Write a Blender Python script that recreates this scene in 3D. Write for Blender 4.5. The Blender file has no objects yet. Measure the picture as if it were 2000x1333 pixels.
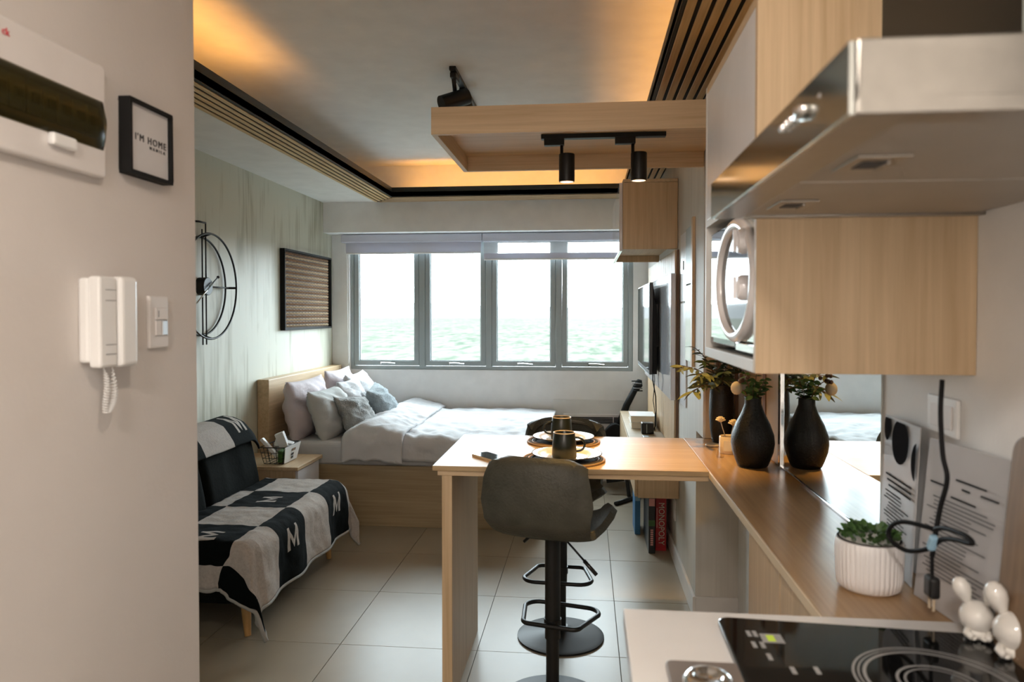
import bpy, bmesh, math, random
from mathutils import Vector, Matrix, noise, Euler
random.seed(7)
R = math.radians
scene = bpy.context.scene
COL = scene.collection

# ------------------------------------------------------------------ camera
cam_d = bpy.data.cameras.new('camera')
cam = bpy.data.objects.new('camera', cam_d); COL.objects.link(cam)
cam_d.sensor_width = 36.0
cam_d.lens = 1422.0 / 2000 * 36.0
cam_d.shift_y = 22.7 / 2000.0 * -1.0
yaw, pitch = 0.1021, 0.022
cy_, sy_ = math.cos(yaw), math.sin(yaw); cp_, sp_ = math.cos(pitch), math.sin(pitch)
F = Vector((-sy_*cp_, cy_*cp_, -sp_)); RR = Vector((cy_, sy_, 0)); U = RR.cross(F)
m = Matrix((RR, U, -F)).transposed().to_4x4()
m.translation = Vector((0, 0, 1.438))
cam.matrix_world = m
cam_d.clip_start = 0.05; cam_d.clip_end = 30000
cam_d.dof.use_dof = True; cam_d.dof.focus_distance = 3.9; cam_d.dof.aperture_fstop = 4.0
scene.camera = cam

# ------------------------------------------------------------------ world, lights, exposure
world = bpy.data.worlds.new('world'); scene.world = world; world.use_nodes = True
wn = world.node_tree.nodes; wl = world.node_tree.links
bg = wn['Background']
bg.inputs['Color'].default_value = (0.81, 0.92, 1.0, 1)
bg.inputs['Strength'].default_value = 14.5
scene.view_settings.view_transform = 'Standard'
scene.view_settings.look = 'None'
scene.view_settings.exposure = 0.6
scene.view_settings.gamma = 1.0
scene.view_settings.use_curve_mapping = False
scene.cycles.max_bounces = 10
scene.cycles.diffuse_bounces = 6
scene.cycles.glossy_bounces = 5
scene.cycles.transparent_max_bounces = 16
scene.cycles.sample_clamp_indirect = 8.0
scene.cycles.use_denoising = True
scene.cycles.caustics_reflective = False
scene.cycles.caustics_refractive = False

def area(name, loc, rot, sx, sy, power, color, portal=False, spread=180):
    d = bpy.data.lights.new(name, 'AREA'); d.shape = 'RECTANGLE'; d.size = sx; d.size_y = sy
    d.energy = power; d.color = color; d.spread = R(spread)
    o = bpy.data.objects.new(name, d); COL.objects.link(o)
    o.location = loc; o.rotation_euler = rot
    if portal: d.cycles.is_portal = True
    return o
def spot(name, loc, target, power, color, ang, blend=.6, rad=.02):
    d = bpy.data.lights.new(name, 'SPOT'); d.energy = power; d.color = color
    d.spot_size = R(ang); d.spot_blend = blend; d.shadow_soft_size = rad
    o = bpy.data.objects.new(name, d); COL.objects.link(o); o.location = loc
    v = Vector(target) - Vector(loc); o.rotation_euler = v.to_track_quat('-Z', 'Y').to_euler()
    return o
WARM = (1.0, .66, .36)
area('window_portal', (-.84, 6.34, 1.55), (R(90), 0, R(180)), 2.5, 1.25, 1, (1, 1, 1), portal=True)
# LED strips lying on the ledge of the ceiling cove
AMB = (1.0, .44, .09)
area('cove_strip_left', (-1.61, 2.60, 2.425), (R(180), 0, 0), .02, 1.7, 2.2, AMB)
area('cove_strip_far', (-.63, 5.80, 2.425), (R(180), 0, 0), 1.7, .02, 2.2, AMB)
area('cove_strip_right', (.34, 3.80, 2.425), (R(180), 0, 0), .02, 3.9, 2.6, AMB)
# ceiling downlights of the entrance corridor and kitchen (behind and above the camera)
area('corridor_downlight', (-.25, -.75, 2.37), (0, 0, 0), .22, .22, 24, (1.0, .90, .81))
area('kitchen_downlight', (.0, .45, 2.37), (0, 0, 0), .14, .14, 7, (1.0, .84, .68))
# track spots
spot('track_beam', (-.076, 2.80, 1.945), (-.076, 2.83, .88), 18, (1.0, .60, .20), 62, .8)
spot('track_beam_second', (.205, 2.80, 1.945), (.22, 2.86, .88), 44, (1.0, .56, .14), 62, .8)

# ------------------------------------------------------------------ materials
def new_mat(name):
    mt = bpy.data.materials.new(name); mt.use_nodes = True
    return mt, mt.node_tree.nodes, mt.node_tree.links, mt.node_tree.nodes['Principled BSDF']
def N(nodes, t, **kw):
    n = nodes.new(t)
    for k, v in kw.items():
        if k in n.inputs: n.inputs[k].default_value = v
        else: setattr(n, k, v)
    return n
def plain(name, col, rough=.6, metal=0, var=.04, scale=8, bump=0, bscale=60, spec=None, coat=0, sheen=0):
    mt, n, l, b = new_mat(name)
    tc = n.new('ShaderNodeTexCoord')
    ns = N(n, 'ShaderNodeTexNoise', Scale=scale, Detail=4.0)
    l.new(tc.outputs['Object'], ns.inputs['Vector'])
    r = n.new('ShaderNodeValToRGB')
    r.color_ramp.elements[0].color = tuple(max(0, c*(1-var)) for c in col) + (1,)
    r.color_ramp.elements[1].color = tuple(min(1, c*(1+var)) for c in col) + (1,)
    r.color_ramp.elements[0].position = .3; r.color_ramp.elements[1].position = .7
    l.new(ns.outputs['Fac'], r.inputs['Fac']); l.new(r.outputs['Color'], b.inputs['Base Color'])
    b.inputs['Roughness'].default_value = rough; b.inputs['Metallic'].default_value = metal
    if spec is not None: b.inputs['Specular IOR Level'].default_value = spec
    if coat: b.inputs['Coat Weight'].default_value = coat; b.inputs['Coat Roughness'].default_value = .05
    if sheen: b.inputs['Sheen Weight'].default_value = sheen
    if bump:
        n2 = N(n, 'ShaderNodeTexNoise', Scale=bscale, Detail=3.0); l.new(tc.outputs['Object'], n2.inputs['Vector'])
        bp = N(n, 'ShaderNodeBump', Strength=bump, Distance=.01); l.new(n2.outputs['Fac'], bp.inputs['Height'])
        l.new(bp.outputs['Normal'], b.inputs['Normal'])
    return mt
def wood(name, axis, light, dark, rough=.45, sc=1.0, contrast=(.35, .68)):
    mt, n, l, b = new_mat(name)
    tc = n.new('ShaderNodeTexCoord'); mp = n.new('ShaderNodeMapping')
    s = [70*sc, 70*sc, 70*sc]; s['xyz'.index(axis)] = 2.2*sc
    mp.inputs['Scale'].default_value = s
    l.new(tc.outputs['Object'], mp.inputs['Vector'])
    n1 = N(n, 'ShaderNodeTexNoise', Scale=1.0, Detail=5.0, Roughness=.6, Distortion=.4)
    l.new(mp.outputs['Vector'], n1.inputs['Vector'])
    mp2 = n.new('ShaderNodeMapping'); s2 = [9*sc, 9*sc, 9*sc]; s2['xyz'.index(axis)] = .9*sc
    mp2.inputs['Scale'].default_value = s2; l.new(tc.outputs['Object'], mp2.inputs['Vector'])
    n2 = N(n, 'ShaderNodeTexNoise', Scale=1.0, Detail=3.0, Distortion=1.2); l.new(mp2.outputs['Vector'], n2.inputs['Vector'])
    mx = N(n, 'ShaderNodeMath', operation='MULTIPLY_ADD'); l.new(n1.outputs['Fac'], mx.inputs[0]); mx.inputs[1].default_value = .62
    m2 = N(n, 'ShaderNodeMath', operation='MULTIPLY'); l.new(n2.outputs['Fac'], m2.inputs[0]); m2.inputs[1].default_value = .38
    l.new(m2.outputs[0], mx.inputs[2])
    r = n.new('ShaderNodeValToRGB'); e = r.color_ramp.elements
    e[0].position, e[1].position = contrast; e[0].color = dark + (1,); e[1].color = light + (1,)
    l.new(mx.outputs[0], r.inputs['Fac']); l.new(r.outputs['Color'], b.inputs['Base Color'])
    b.inputs['Roughness'].default_value = rough
    bp = N(n, 'ShaderNodeBump', Strength=.12, Distance=.002); l.new(mx.outputs[0], bp.inputs['Height']); l.new(bp.outputs['Normal'], b.inputs['Normal'])
    return mt
OL, OD = (.68, .51, .325), (.49, .345, .20)
M = {}
for a in 'xyz': M['oak_'+a] = wood('oak_'+a, a, OL, OD)
M['top_x'] = wood('oak_table_x', 'x', (.50, .36, .20), (.36, .24, .12), .42)
M['top_y'] = wood('oak_table_y', 'y', (.46, .30, .155), (.31, .185, .085), .30)
M['bedwood'] = wood('bed_wood', 'x', (.42, .32, .19), (.30, .215, .12), .5)
M['slat_y'] = wood('slat_wood_y', 'y', (.80, .60, .31), (.52, .33, .14), .5)
M['slat_x'] = wood('slat_wood_x', 'x', (.62, .45, .27), (.36, .23, .12), .5)
M['darkoak_z'] = wood('dark_oak_z', 'z', (.26, .15, .09), (.15, .08, .045), .5)
M['walnut_z'] = wood('walnut_z', 'z', (.27, .175, .10), (.15, .09, .05), .5)
M['sofaleg'] = wood('leg_wood', 'z', (.62, .36, .14), (.48, .26, .09), .4)
M['edge'] = plain('oak_edge', (.70, .56, .38), .45)
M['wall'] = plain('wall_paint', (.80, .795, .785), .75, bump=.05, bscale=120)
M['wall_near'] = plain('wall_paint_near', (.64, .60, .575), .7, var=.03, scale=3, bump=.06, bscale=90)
M['ceil'] = plain('ceiling_paint', (.80, .79, .76), .8)
M['white'] = plain('white_laminate', (.74, .74, .77), .30)
M['whitematt'] = plain('white_matt', (.72, .72, .71), .5)
M['whitegloss'] = plain('white_gloss', (.70, .70, .75), .10, coat=.6)
M['counter'] = plain('white_counter', (.70, .695, .69), .22, var=.02)
M['tanboard'] = plain('tan_board', (.50, .38, .25), .3)
M['plastic'] = plain('cream_plastic', (.72, .69, .68), .35)
M['plastic_w'] = plain('white_plastic', (.80, .80, .80), .35)
M['alu'] = plain('grey_aluminium', (.33, .37, .37), .45, metal=.15, var=.03)
M['alu_dark'] = plain('dark_gasket', (.08, .09, .09), .6)
M['black'] = plain('black_metal', (.007, .007, .007), .42, spec=.4)
M['blackmatt'] = plain('black_matt', (.008, .008, .008), .7, spec=.25)
M['blackplastic'] = plain('black_plastic', (.01, .01, .011), .3)
M['vase'] = plain('black_ceramic', (.006, .006, .006), .42, spec=.35, bump=.25, bscale=140)
M['gloss_black'] = plain('black_glass', (.004, .004, .004), .05)
M['dull_black'] = plain('dark_door', (.006, .006, .005), .35, spec=.25)
M['steel'] = plain('brushed_steel', (.34, .32, .29), .30, metal=1.0, var=.05, scale=40)
M['steel_face'] = plain('polished_steel', (.50, .51, .48), .12, metal=1.0, var=.05, scale=5)
M['filter'] = plain('filter_steel', (.42, .39, .35), .45, metal=.9, bump=.3, bscale=400)
M['silver'] = plain('silver_plastic', (.86, .85, .88), .2, metal=.1, var=.01, coat=.5)
M['chrome'] = plain('chrome', (.85, .85, .86), .06, metal=1.0, var=.01)
M['mirror'] = plain('mirror_silver', (.86, .90, .89), .012, metal=1.0, var=.0)
M['sheet'] = plain('white_cotton', (.56, .56, .575), .9, bump=.8, bscale=11)
M['lilac'] = plain('lilac_cotton', (.56, .50, .525), .9, bump=.7, bscale=12)
M['greycotton'] = plain('pale_grey_cotton', (.46, .465, .455), .9, bump=.8, bscale=12)
M['greyfur'] = plain('grey_plush', (.27, .275, .27), .95, var=.2, scale=22, bump=.8, bscale=90, sheen=.15)
M['bluegrey'] = plain('bluegrey_plush', (.26, .30, .32), .95, var=.2, scale=22, bump=.8, bscale=90, sheen=.15)
M['velvet'] = plain('black_fabric', (.006, .007, .006), .95, spec=.1, var=.2, scale=20, bump=.2, sheen=0)
M['stool'] = plain('grey_leatherette', (.066, .064, .050), .5, var=.2, spec=.35, scale=16, bump=.25, bscale=110)
M['stooledge'] = plain('grey_piping', (.14, .13, .10), .5)
M['mug'] = plain('mug_glaze', (.008, .011, .007), .32)
M['rim'] = plain('mug_rim', (.52, .42, .30), .3)
M['plate'] = plain('plate_white', (.78, .72, .66), .15, coat=.5)
M['mat_dark'] = plain('placemat_grey', (.055, .052, .048), .8, bump=.5, bscale=200)
M['mat_edge'] = plain('rattan', (.30, .18, .08), .6)
M['ceramic'] = plain('white_ceramic', (.80, .78, .74), .08, coat=.7)
M['pot'] = plain('ribbed_white', (.86, .84, .84), .35)
M['leaf'] = plain('leaf_green', (.055, .13, .03), .5, var=.3, scale=30)
M['leaf_olive'] = plain('leaf_olive', (.12, .13, .05), .5, var=.3, scale=30)
M['leaf_dark'] = plain('leaf_dark', (.03, .055, .02), .5, var=.3, scale=30)
M['stem'] = plain('stem_brown', (.13, .06, .03), .6)
M['flower'] = plain('cream_flower', (.75, .62, .42), .8)
M['glass_frost'] = plain('frosted_jar', (.72, .60, .44), .25)
M['label'] = plain('cream_label', (.80, .74, .62), .6)
M['paper'] = plain('paper', (.62, .61, .62), .5, spec=.3)
M['signink'] = plain('sign_ink', (.02, .02, .022), .8, spec=0)
M['signgrey'] = plain('sign_grey', (.12, .12, .125), .8, spec=0)
M['ink'] = plain('ink', (.03, .03, .035), .6)
M['greyink'] = plain('grey_ink', (.20, .20, .21), .6)
M['red'] = plain('red_card', (.42, .012, .018), .45)
M['blue'] = plain('blue_card', (.05, .20, .42), .45)
M['ltblue'] = plain('light_blue', (.30, .50, .66), .5)
M['pink'] = plain('pink_print', (.75, .35, .33), .6)
M['lime'] = plain('lime_label', (.55, .75, .06), .5)
M['greyprint'] = plain('cooktop_print', (.28, .28, .28), .4)
M['taupe'] = plain('taupe_plastic', (.16, .13, .11), .4)
M['cove_black'] = plain('black_trim', (.010, .013, .010), .5)
M['grout'] = plain('grout', (.12, .11, .09), .9)
M['cable'] = plain('cable_black', (.006, .006, .007), .6, spec=.2)
M['redink'] = plain('red_ink', (.55, .03, .05), .5)
M['skirting'] = plain('skirting', (.66, .63, .60), .3)
M['weave_back'] = plain('weave_back', (.05, .028, .018), .8)
def tile_mat():
    mt, n, l, b = new_mat('floor_tile')
    tc = n.new('ShaderNodeTexCoord'); ns = N(n, 'ShaderNodeTexNoise', Scale=3.0, Detail=6.0)
    l.new(tc.outputs['Object'], ns.inputs['Vector'])
    oi = n.new('ShaderNodeObjectInfo')
    r = n.new('ShaderNodeValToRGB'); e = r.color_ramp.elements
    e[0].position, e[1].position = .3, .75; e[0].color = (.30, .255, .19, 1); e[1].color = (.35, .30, .225, 1)
    l.new(ns.outputs['Fac'], r.inputs['Fac'])
    hs = n.new('ShaderNodeHueSaturation'); mr = N(n, 'ShaderNodeMapRange'); l.new(oi.outputs['Random'], mr.inputs['Value'])
    mr.inputs['To Min'].default_value = .96; mr.inputs['To Max'].default_value = 1.04
    l.new(mr.outputs['Result'], hs.inputs['Value']); l.new(r.outputs['Color'], hs.inputs['Color']); l.new(hs.outputs['Color'], b.inputs['Base Color'])
    b.inputs['Roughness'].default_value = .34; b.inputs['Specular IOR Level'].default_value = .4
    return mt
M['tile'] = tile_mat()
def feature_mat():
    mt, n, l, b = new_mat('brushed_feature_wall')
    tc = n.new('ShaderNodeTexCoord')
    mp = n.new('ShaderNodeMapping'); mp.inputs['Scale'].default_value = (1, 22, 1.3); l.new(tc.outputs['Object'], mp.inputs['Vector'])
    n1 = N(n, 'ShaderNodeTexNoise', Scale=1.0, Detail=6.0, Distortion=.8); l.new(mp.outputs['Vector'], n1.inputs['Vector'])
    mp2 = n.new('ShaderNodeMapping'); mp2.inputs['Scale'].default_value = (1, 3.0, 1.2); l.new(tc.outputs['Object'], mp2.inputs['Vector'])
    n2 = N(n, 'ShaderNodeTexNoise', Scale=1.0, Detail=4.0, Distortion=1.0); l.new(mp2.outputs['Vector'], n2.inputs['Vector'])
    ad = N(n, 'ShaderNodeMath', operation='ADD'); l.new(n1.outputs['Fac'], ad.inputs[0]); l.new(n2.outputs['Fac'], ad.inputs[1])
    r = n.new('ShaderNodeValToRGB'); e = r.color_ramp.elements
    e[0].position, e[1].position = .70, 1.30; e[0].color = (.32, .30, .21, 1); e[1].color = (.55, .545, .45, 1)
    l.new(ad.outputs[0], r.inputs['Fac']); l.new(r.outputs['Color'], b.inputs['Base Color'])
    b.inputs['Roughness'].default_value = .5
    bp = N(n, 'ShaderNodeBump', Strength=.15, Distance=.004); l.new(n1.outputs['Fac'], bp.inputs['Height']); l.new(bp.outputs['Normal'], b.inputs['Normal'])
    return mt
M['feature'] = feature_mat()
M['beigewall'] = wood('beige_wallpaper', 'z', (.62, .585, .53), (.52, .485, .43), .6, .5)
def glass_mat(name, k=1.0, tint=(1, 1, 1), rough=0.0, trans=1.0):
    mt, n, l, b = new_mat(name); n.remove(b)
    out = n['Material Output']; tr = n.new('ShaderNodeBsdfTransparent'); tr.inputs['Color'].default_value = tint + (1,)
    gl = n.new('ShaderNodeBsdfGlossy'); gl.inputs['Roughness'].default_value = rough
    fr0 = N(n, 'ShaderNodeFresnel', IOR=1.5); mx = n.new('ShaderNodeMixShader')
    ge = n.new('ShaderNodeNewGeometry'); iv = N(n, 'ShaderNodeMath', operation='SUBTRACT'); iv.inputs[0].default_value = 1.0; l.new(ge.outputs['Backfacing'], iv.inputs[1])
    fr = N(n, 'ShaderNodeMath', operation='MULTIPLY'); l.new(fr0.outputs[0], fr.inputs[0]); l.new(iv.outputs[0], fr.inputs[1])
    fk = N(n, 'ShaderNodeMath', operation='MULTIPLY'); l.new(fr.outputs[0], fk.inputs[0]); fk.inputs[1].default_value = k; fr = fk
    l.new(fr.outputs[0], mx.inputs[0]); l.new(tr.outputs[0], mx.inputs[1]); l.new(gl.outputs[0], mx.inputs[2]); l.new(mx.outputs[0], out.inputs['Surface'])
    return mt
M['pane'] = glass_mat('window_glass', tint=(.96, .98, .97))
M['acrylic'] = glass_mat('clear_acrylic', tint=(.95, .95, .95), k=.35)
def smoked():
    mt, n, l, b = new_mat('smoked_cover'); b.inputs['Base Color'].default_value = (.035, .03, .008, 1); b.inputs['Roughness'].default_value = .22
    tr = n.new('ShaderNodeBsdfTransparent'); tr.inputs['Color'].default_value = (.30, .25, .10, 1); mx = n.new('ShaderNodeMixShader'); mx.inputs[0].default_value = .55
    l.new(tr.outputs[0], mx.inputs[1]); l.new(b.outputs[0], mx.inputs[2]); l.new(mx.outputs[0], n['Material Output'].inputs['Surface'])
    return mt
M['smoked'] = smoked()
def sheer():
    mt, n, l, b = new_mat('sheer_blind'); b.inputs['Base Color'].default_value = (.75, .76, .80, 1); b.inputs['Roughness'].default_value = .9
    tr = n.new('ShaderNodeBsdfTransparent'); mx = n.new('ShaderNodeMixShader'); mx.inputs[0].default_value = .32
    l.new(tr.outputs[0], mx.inputs[1]); l.new(b.outputs[0], mx.inputs[2]); l.new(mx.outputs[0], n['Material Output'].inputs['Surface'])
    return mt
M['sheer'] = sheer()
def blindfab():
    mt, n, l, b = new_mat('blind_fabric'); b.inputs['Base Color'].default_value = (.70, .71, .80, 1); b.inputs['Roughness'].default_value = .9
    tl = n.new('ShaderNodeBsdfTranslucent'); tl.inputs['Color'].default_value = (.42, .44, .52, 1); mx = n.new('ShaderNodeMixShader'); mx.inputs[0].default_value = .22
    l.new(b.outputs[0], mx.inputs[1]); l.new(tl.outputs[0], mx.inputs[2]); l.new(mx.outputs[0], n['Material Output'].inputs['Surface'])
    return mt
M['blind'] = blindfab()
def emis(name, col, s):
    mt, n, l, b = new_mat(name); b.inputs['Emission Color'].default_value = col + (1,); b.inputs['Emission Strength'].default_value = s
    b.inputs['Base Color'].default_value = (.8, .7, .6, 1)
    return mt
M['bulb'] = emis('lamp_lens', (1, .68, .42), 3.0)
def ground_mat():
    mt, n, l, b = new_mat('distant_city_ground')
    tc = n.new('ShaderNodeTexCoord')
    mp = n.new('ShaderNodeMapping'); mp.inputs['Scale'].default_value = (.045, .011, 1); l.new(tc.outputs['Object'], mp.inputs['Vector'])
    n1 = N(n, 'ShaderNodeTexNoise', Scale=1.0, Detail=6.0, Roughness=.65); l.new(mp.outputs['Vector'], n1.inputs['Vector'])
    mp2 = n.new('ShaderNodeMapping'); mp2.inputs['Scale'].default_value = (.008, .0022, 1); l.new(tc.outputs['Object'], mp2.inputs['Vector'])
    n2 = N(n, 'ShaderNodeTexNoise', Scale=1.0, Detail=3.0); l.new(mp2.outputs['Vector'], n2.inputs['Vector'])
    r = n.new('ShaderNodeValToRGB'); e = r.color_ramp.elements
    e[0].position, e[1].position = .41, .57; e[0].color = (.026, .040, .027, 1); e[1].color = (.088, .078, .070, 1)
    l.new(n1.outputs['Fac'], r.inputs['Fac'])
    r2 = n.new('ShaderNodeValToRGB'); e = r2.color_ramp.elements
    e[0].position, e[1].position = .42, .60; e[0].color = (.042, .047, .039, 1); e[1].color = (.070, .064, .058, 1)
    l.new(n2.outputs['Fac'], r2.inputs['Fac'])
    mx = n.new('ShaderNodeMixRGB'); mx.inputs[0].default_value = .45; l.new(r.outputs[0], mx.inputs[1]); l.new(r2.outputs[0], mx.inputs[2])
    l.new(mx.outputs[0], b.inputs['Base Color']); b.inputs['Roughness'].default_value = 1; b.inputs['Specular IOR Level'].default_value = 0
    return mt
M['ground'] = ground_mat()
M['hill'] = plain('distant_hill', (.078, .077, .076), 1.0, var=.05, scale=.002, spec=0)

# ------------------------------------------------------------------ mesh helpers
WLOC = {}
class B:
    """collects geometry in world (or local) coordinates; build() links it as ONE mesh object"""
    def __init__(s): s.v = []; s.f = []; s.m = []; s.uv = None; s.cur = 0
    def add(s, vs, fs, mi=None):
        o = len(s.v); s.v += [tuple(v) for v in vs]; s.f += [tuple(i+o for i in f) for f in fs]
        s.m += [s.cur if mi is None else mi]*len(fs); return s
    def box(s, x0, x1, y0, y1, z0, z1, mi=None):
        if x0 > x1: x0, x1 = x1, x0
        if y0 > y1: y0, y1 = y1, y0
        if z0 > z1: z0, z1 = z1, z0
        v = [(x0,y0,z0),(x1,y0,z0),(x1,y1,z0),(x0,y1,z0),(x0,y0,z1),(x1,y0,z1),(x1,y1,z1),(x0,y1,z1)]
        return s.add(v, [(0,3,2,1),(4,5,6,7),(0,1,5,4),(1,2,6,5),(2,3,7,6),(3,0,4,7)], mi)
    def obox(s, c, size, rot, mi=None):
        mt = Euler(rot).to_matrix(); c = Vector(c); hx, hy, hz = [k/2 for k in size]
        v = [c + mt @ Vector(p) for p in [(-hx,-hy,-hz),(hx,-hy,-hz),(hx,hy,-hz),(-hx,hy,-hz),(-hx,-hy,hz),(hx,-hy,hz),(hx,hy,hz),(-hx,hy,hz)]]
        return s.add(v, [(0,3,2,1),(4,5,6,7),(0,1,5,4),(1,2,6,5),(2,3,7,6),(3,0,4,7)], mi)
    def lathe(s, prof, c=(0,0,0), n=24, mat=None, sx=1, sy=1, mi=None):
        """prof [(r,z)] about z through c; optional 3x3 mat"""
        vs = []; fs = []
        for r, z in prof:
            for k in range(n):
                a = 2*math.pi*k/n; p = Vector((r*math.cos(a)*sx, r*math.sin(a)*sy, z))
                if mat is not None: p = mat @ p
                vs.append(Vector(c)+p)
        for i in range(len(prof)-1):
            for k in range(n):
                k2 = (k+1) % n; fs.append((i*n+k, i*n+k2, (i+1)*n+k2, (i+1)*n+k))
        if prof[0][0] > 1e-6: fs.append(tuple(reversed(range(n))))
        if prof[-1][0] > 1e-6: fs.append(tuple(range((len(prof)-1)*n, len(prof)*n)))
        return s.add(vs, fs, mi)
    def cyl(s, p0, p1, r0, r1=None, n=16, mi=None):
        r1 = r0 if r1 is None else r1
        p0 = Vector(p0); d = Vector(p1)-p0; q = d.to_track_quat('Z', 'Y').to_matrix()
        return s.lathe([(r0, 0), (r1, d.length)], p0, n, q, mi=mi)
    def tube(s, pts, r, n=8, closed=False, mi=None):
        pts = [Vector(p) for p in pts]; L = len(pts); vs = []; fs = []; up = None
        for i, p in enumerate(pts):
            if closed: t = pts[(i+1) % L]-pts[i-1]
            else: t = pts[min(i+1, L-1)]-pts[max(i-1, 0)]
            t.normalize()
            if up is None:
                up = Vector((0,0,1)) if abs(t.z) < .9 else Vector((1,0,0))
            a = up - t*up.dot(t); a.normalize(); b = t.cross(a); up = a
            rr = r[i] if isinstance(r, (list, tuple)) else r
            for k in range(n):
                g = 2*math.pi*k/n; vs.append(p + a*math.cos(g)*rr + b*math.sin(g)*rr)
        for i in range(L if closed else L-1):
            j = (i+1) % L
            for k in range(n): fs.append((i*n+k, i*n+(k+1) % n, j*n+(k+1) % n, j*n+k))
        if not closed: fs += [tuple(reversed(range(n))), tuple(range((L-1)*n, L*n))]
        return s.add(vs, fs, mi)
    def prism(s, poly, d, mi=None):
        """poly: list of 3D points (planar), extruded by vector d"""
        n = len(poly); d = Vector(d); vs = [Vector(p) for p in poly] + [Vector(p)+d for p in poly]
        fs = [tuple(reversed(range(n))), tuple(range(n, 2*n))] + [(i, (i+1) % n, n+(i+1) % n, n+i) for i in range(n)]
        return s.add(vs, fs, mi)
    def grid(s, fn, nu, nv, mi=None):
        vs = [fn(i/nu, j/nv) for i in range(nu+1) for j in range(nv+1)]
        fs = [(i*(nv+1)+j, (i+1)*(nv+1)+j, (i+1)*(nv+1)+j+1, i*(nv+1)+j+1) for i in range(nu) for j in range(nv)]
        return s.add(vs, fs, mi)
    def sphere(s, c, r, n=16, sc=(1,1,1), mi=None):
        prof = [(max(0.0, r*math.sin(math.pi*i/(n//2))), -r*math.cos(math.pi*i/(n//2))) for i in range(n//2+1)]
        prof[0] = (0, -r); prof[-1] = (0, r)
        return s.lathe(prof, c, n, Matrix.Diagonal(Vector(sc)), mi=mi)
    def mesh(s, name, off=(0,0,0), smooth=False, merge=True):
        me = bpy.data.meshes.new(name); o = Vector(off)
        me.from_pydata([tuple(Vector(v)-o) for v in s.v], [], s.f)
        if len(set(s.m)) > 1: me.polygons.foreach_set('material_index', s.m)
        bm = bmesh.new(); bm.from_mesh(me)
        if merge: bmesh.ops.remove_doubles(bm, verts=bm.verts, dist=1e-5)
        bmesh.ops.recalc_face_normals(bm, faces=bm.faces); bm.to_mesh(me); bm.free()
        if smooth: me.polygons.foreach_set('use_smooth', [True]*len(me.polygons))
        return me
    def build(s, name, mat, parent=None, smooth=False, bevel=0, local=False, seg=2, sub=0, solid=0, auto=None, tag=None, loc=None, merge=True):
        off = WLOC.get(parent.name, Vector((0,0,0))) if (parent is not None and not local) else Vector((0,0,0))
        own = Vector((0,0,0))
        if parent is None and not local:
            if loc is None:
                xs = [v[0] for v in s.v]; ys = [v[1] for v in s.v]; zs = [v[2] for v in s.v]
                loc = ((min(xs)+max(xs))/2, (min(ys)+max(ys))/2, min(zs))
            own = Vector(loc); off = own
        me = s.mesh(name, off, smooth or auto is not None, merge)
        for mt in (mat if isinstance(mat, (list, tuple)) else [mat]): me.materials.append(M[mt] if isinstance(mt, str) else mt)
        o = bpy.data.objects.new(name, me); COL.objects.link(o); o.location = own
        if parent is not None: o.parent = parent
        WLOC[o.name] = off.copy() if not local else Vector((0,0,0))
        if solid: md = o.modifiers.new('thick', 'SOLIDIFY'); md.thickness = solid; md.offset = 0
        if bevel: md = o.modifiers.new('bevel', 'BEVEL'); md.width = bevel; md.segments = seg; md.limit_method = 'ANGLE'; md.angle_limit = R(40)
        if sub: md = o.modifiers.new('sub', 'SUBSURF'); md.levels = sub; md.render_levels = sub
        if auto is not None:
            try: me.set_sharp_from_angle(angle=R(auto))
            except Exception: pass
        if tag: settag(o, *tag)
        return o
def settag(o, label=None, cat=None, group=None, kind=None):
    if label: o['label'] = label
    if cat: o['category'] = cat
    if group: o['group'] = group
    if kind: o['kind'] = kind
    return o
def thing(name, loc, label, cat, group=None, rotz=0):
    o = bpy.data.objects.new(name, None); COL.objects.link(o); o.location = loc; o.rotation_euler = (0, 0, rotz)
    o.empty_display_size = .05
    WLOC[o.name] = Vector(loc); settag(o, label, cat, group); return o
def bx(name, mat, c, parent=None, bevel=.002, tag=None, local=False):
    return B().box(*c).build(name, mat, parent, bevel=bevel, tag=tag, local=local)
def struct(name, mat, boxes, parent=None, bevel=0):
    b = B()
    for c in boxes: b.box(*c)
    o = b.build(name, mat, parent, bevel=bevel, loc=(0,0,0) if parent is None else None)
    o['kind'] = 'structure'; return o
def copyobj(o, parent=None):
    c = o.copy(); COL.objects.link(c)
    if parent is not None: c.parent = parent
    return c
def copytree(root, loc, rotz=None, label=None, group=None):
    r = root.copy(); COL.objects.link(r); r.location = loc
    if rotz is not None: r.rotation_euler = (0, 0, rotz)
    if label: r['label'] = label
    if group: r['group'] = group
    for ch in list(root.children):
        c = ch.copy(); COL.objects.link(c); c.parent = r
        for g in list(ch.children):
            d = g.copy(); COL.objects.link(d); d.parent = c
    return r
def text(name, body, size, loc, rot, mat, parent, extrude=.0006, sx=1.0, align='CENTER', space=1.0):
    cu = bpy.data.curves.new(name, 'FONT'); cu.body = body; cu.size = size; cu.extrude = extrude
    cu.align_x = align; cu.align_y = 'CENTER'; cu.space_character = space; cu.resolution_u = 3
    t = bpy.data.objects.new(name, cu); COL.objects.link(t)
    dg = bpy.context.evaluated_depsgraph_get(); me = bpy.data.meshes.new_from_object(t.evaluated_get(dg))
    bpy.data.objects.remove(t)
    me.materials.clear(); me.materials.append(M[mat])
    o = bpy.data.objects.new(name, me); COL.objects.link(o)
    off = WLOC.get(parent.name, Vector((0,0,0))) if parent else Vector((0,0,0))
    o.parent = parent; o.location = Vector(loc)-off; o.rotation_euler = rot; o.scale = (sx, 1, 1)
    return o
def noi(x, y, z, s=1): return noise.noise(Vector((x*s, y*s, z*s)))

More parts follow.
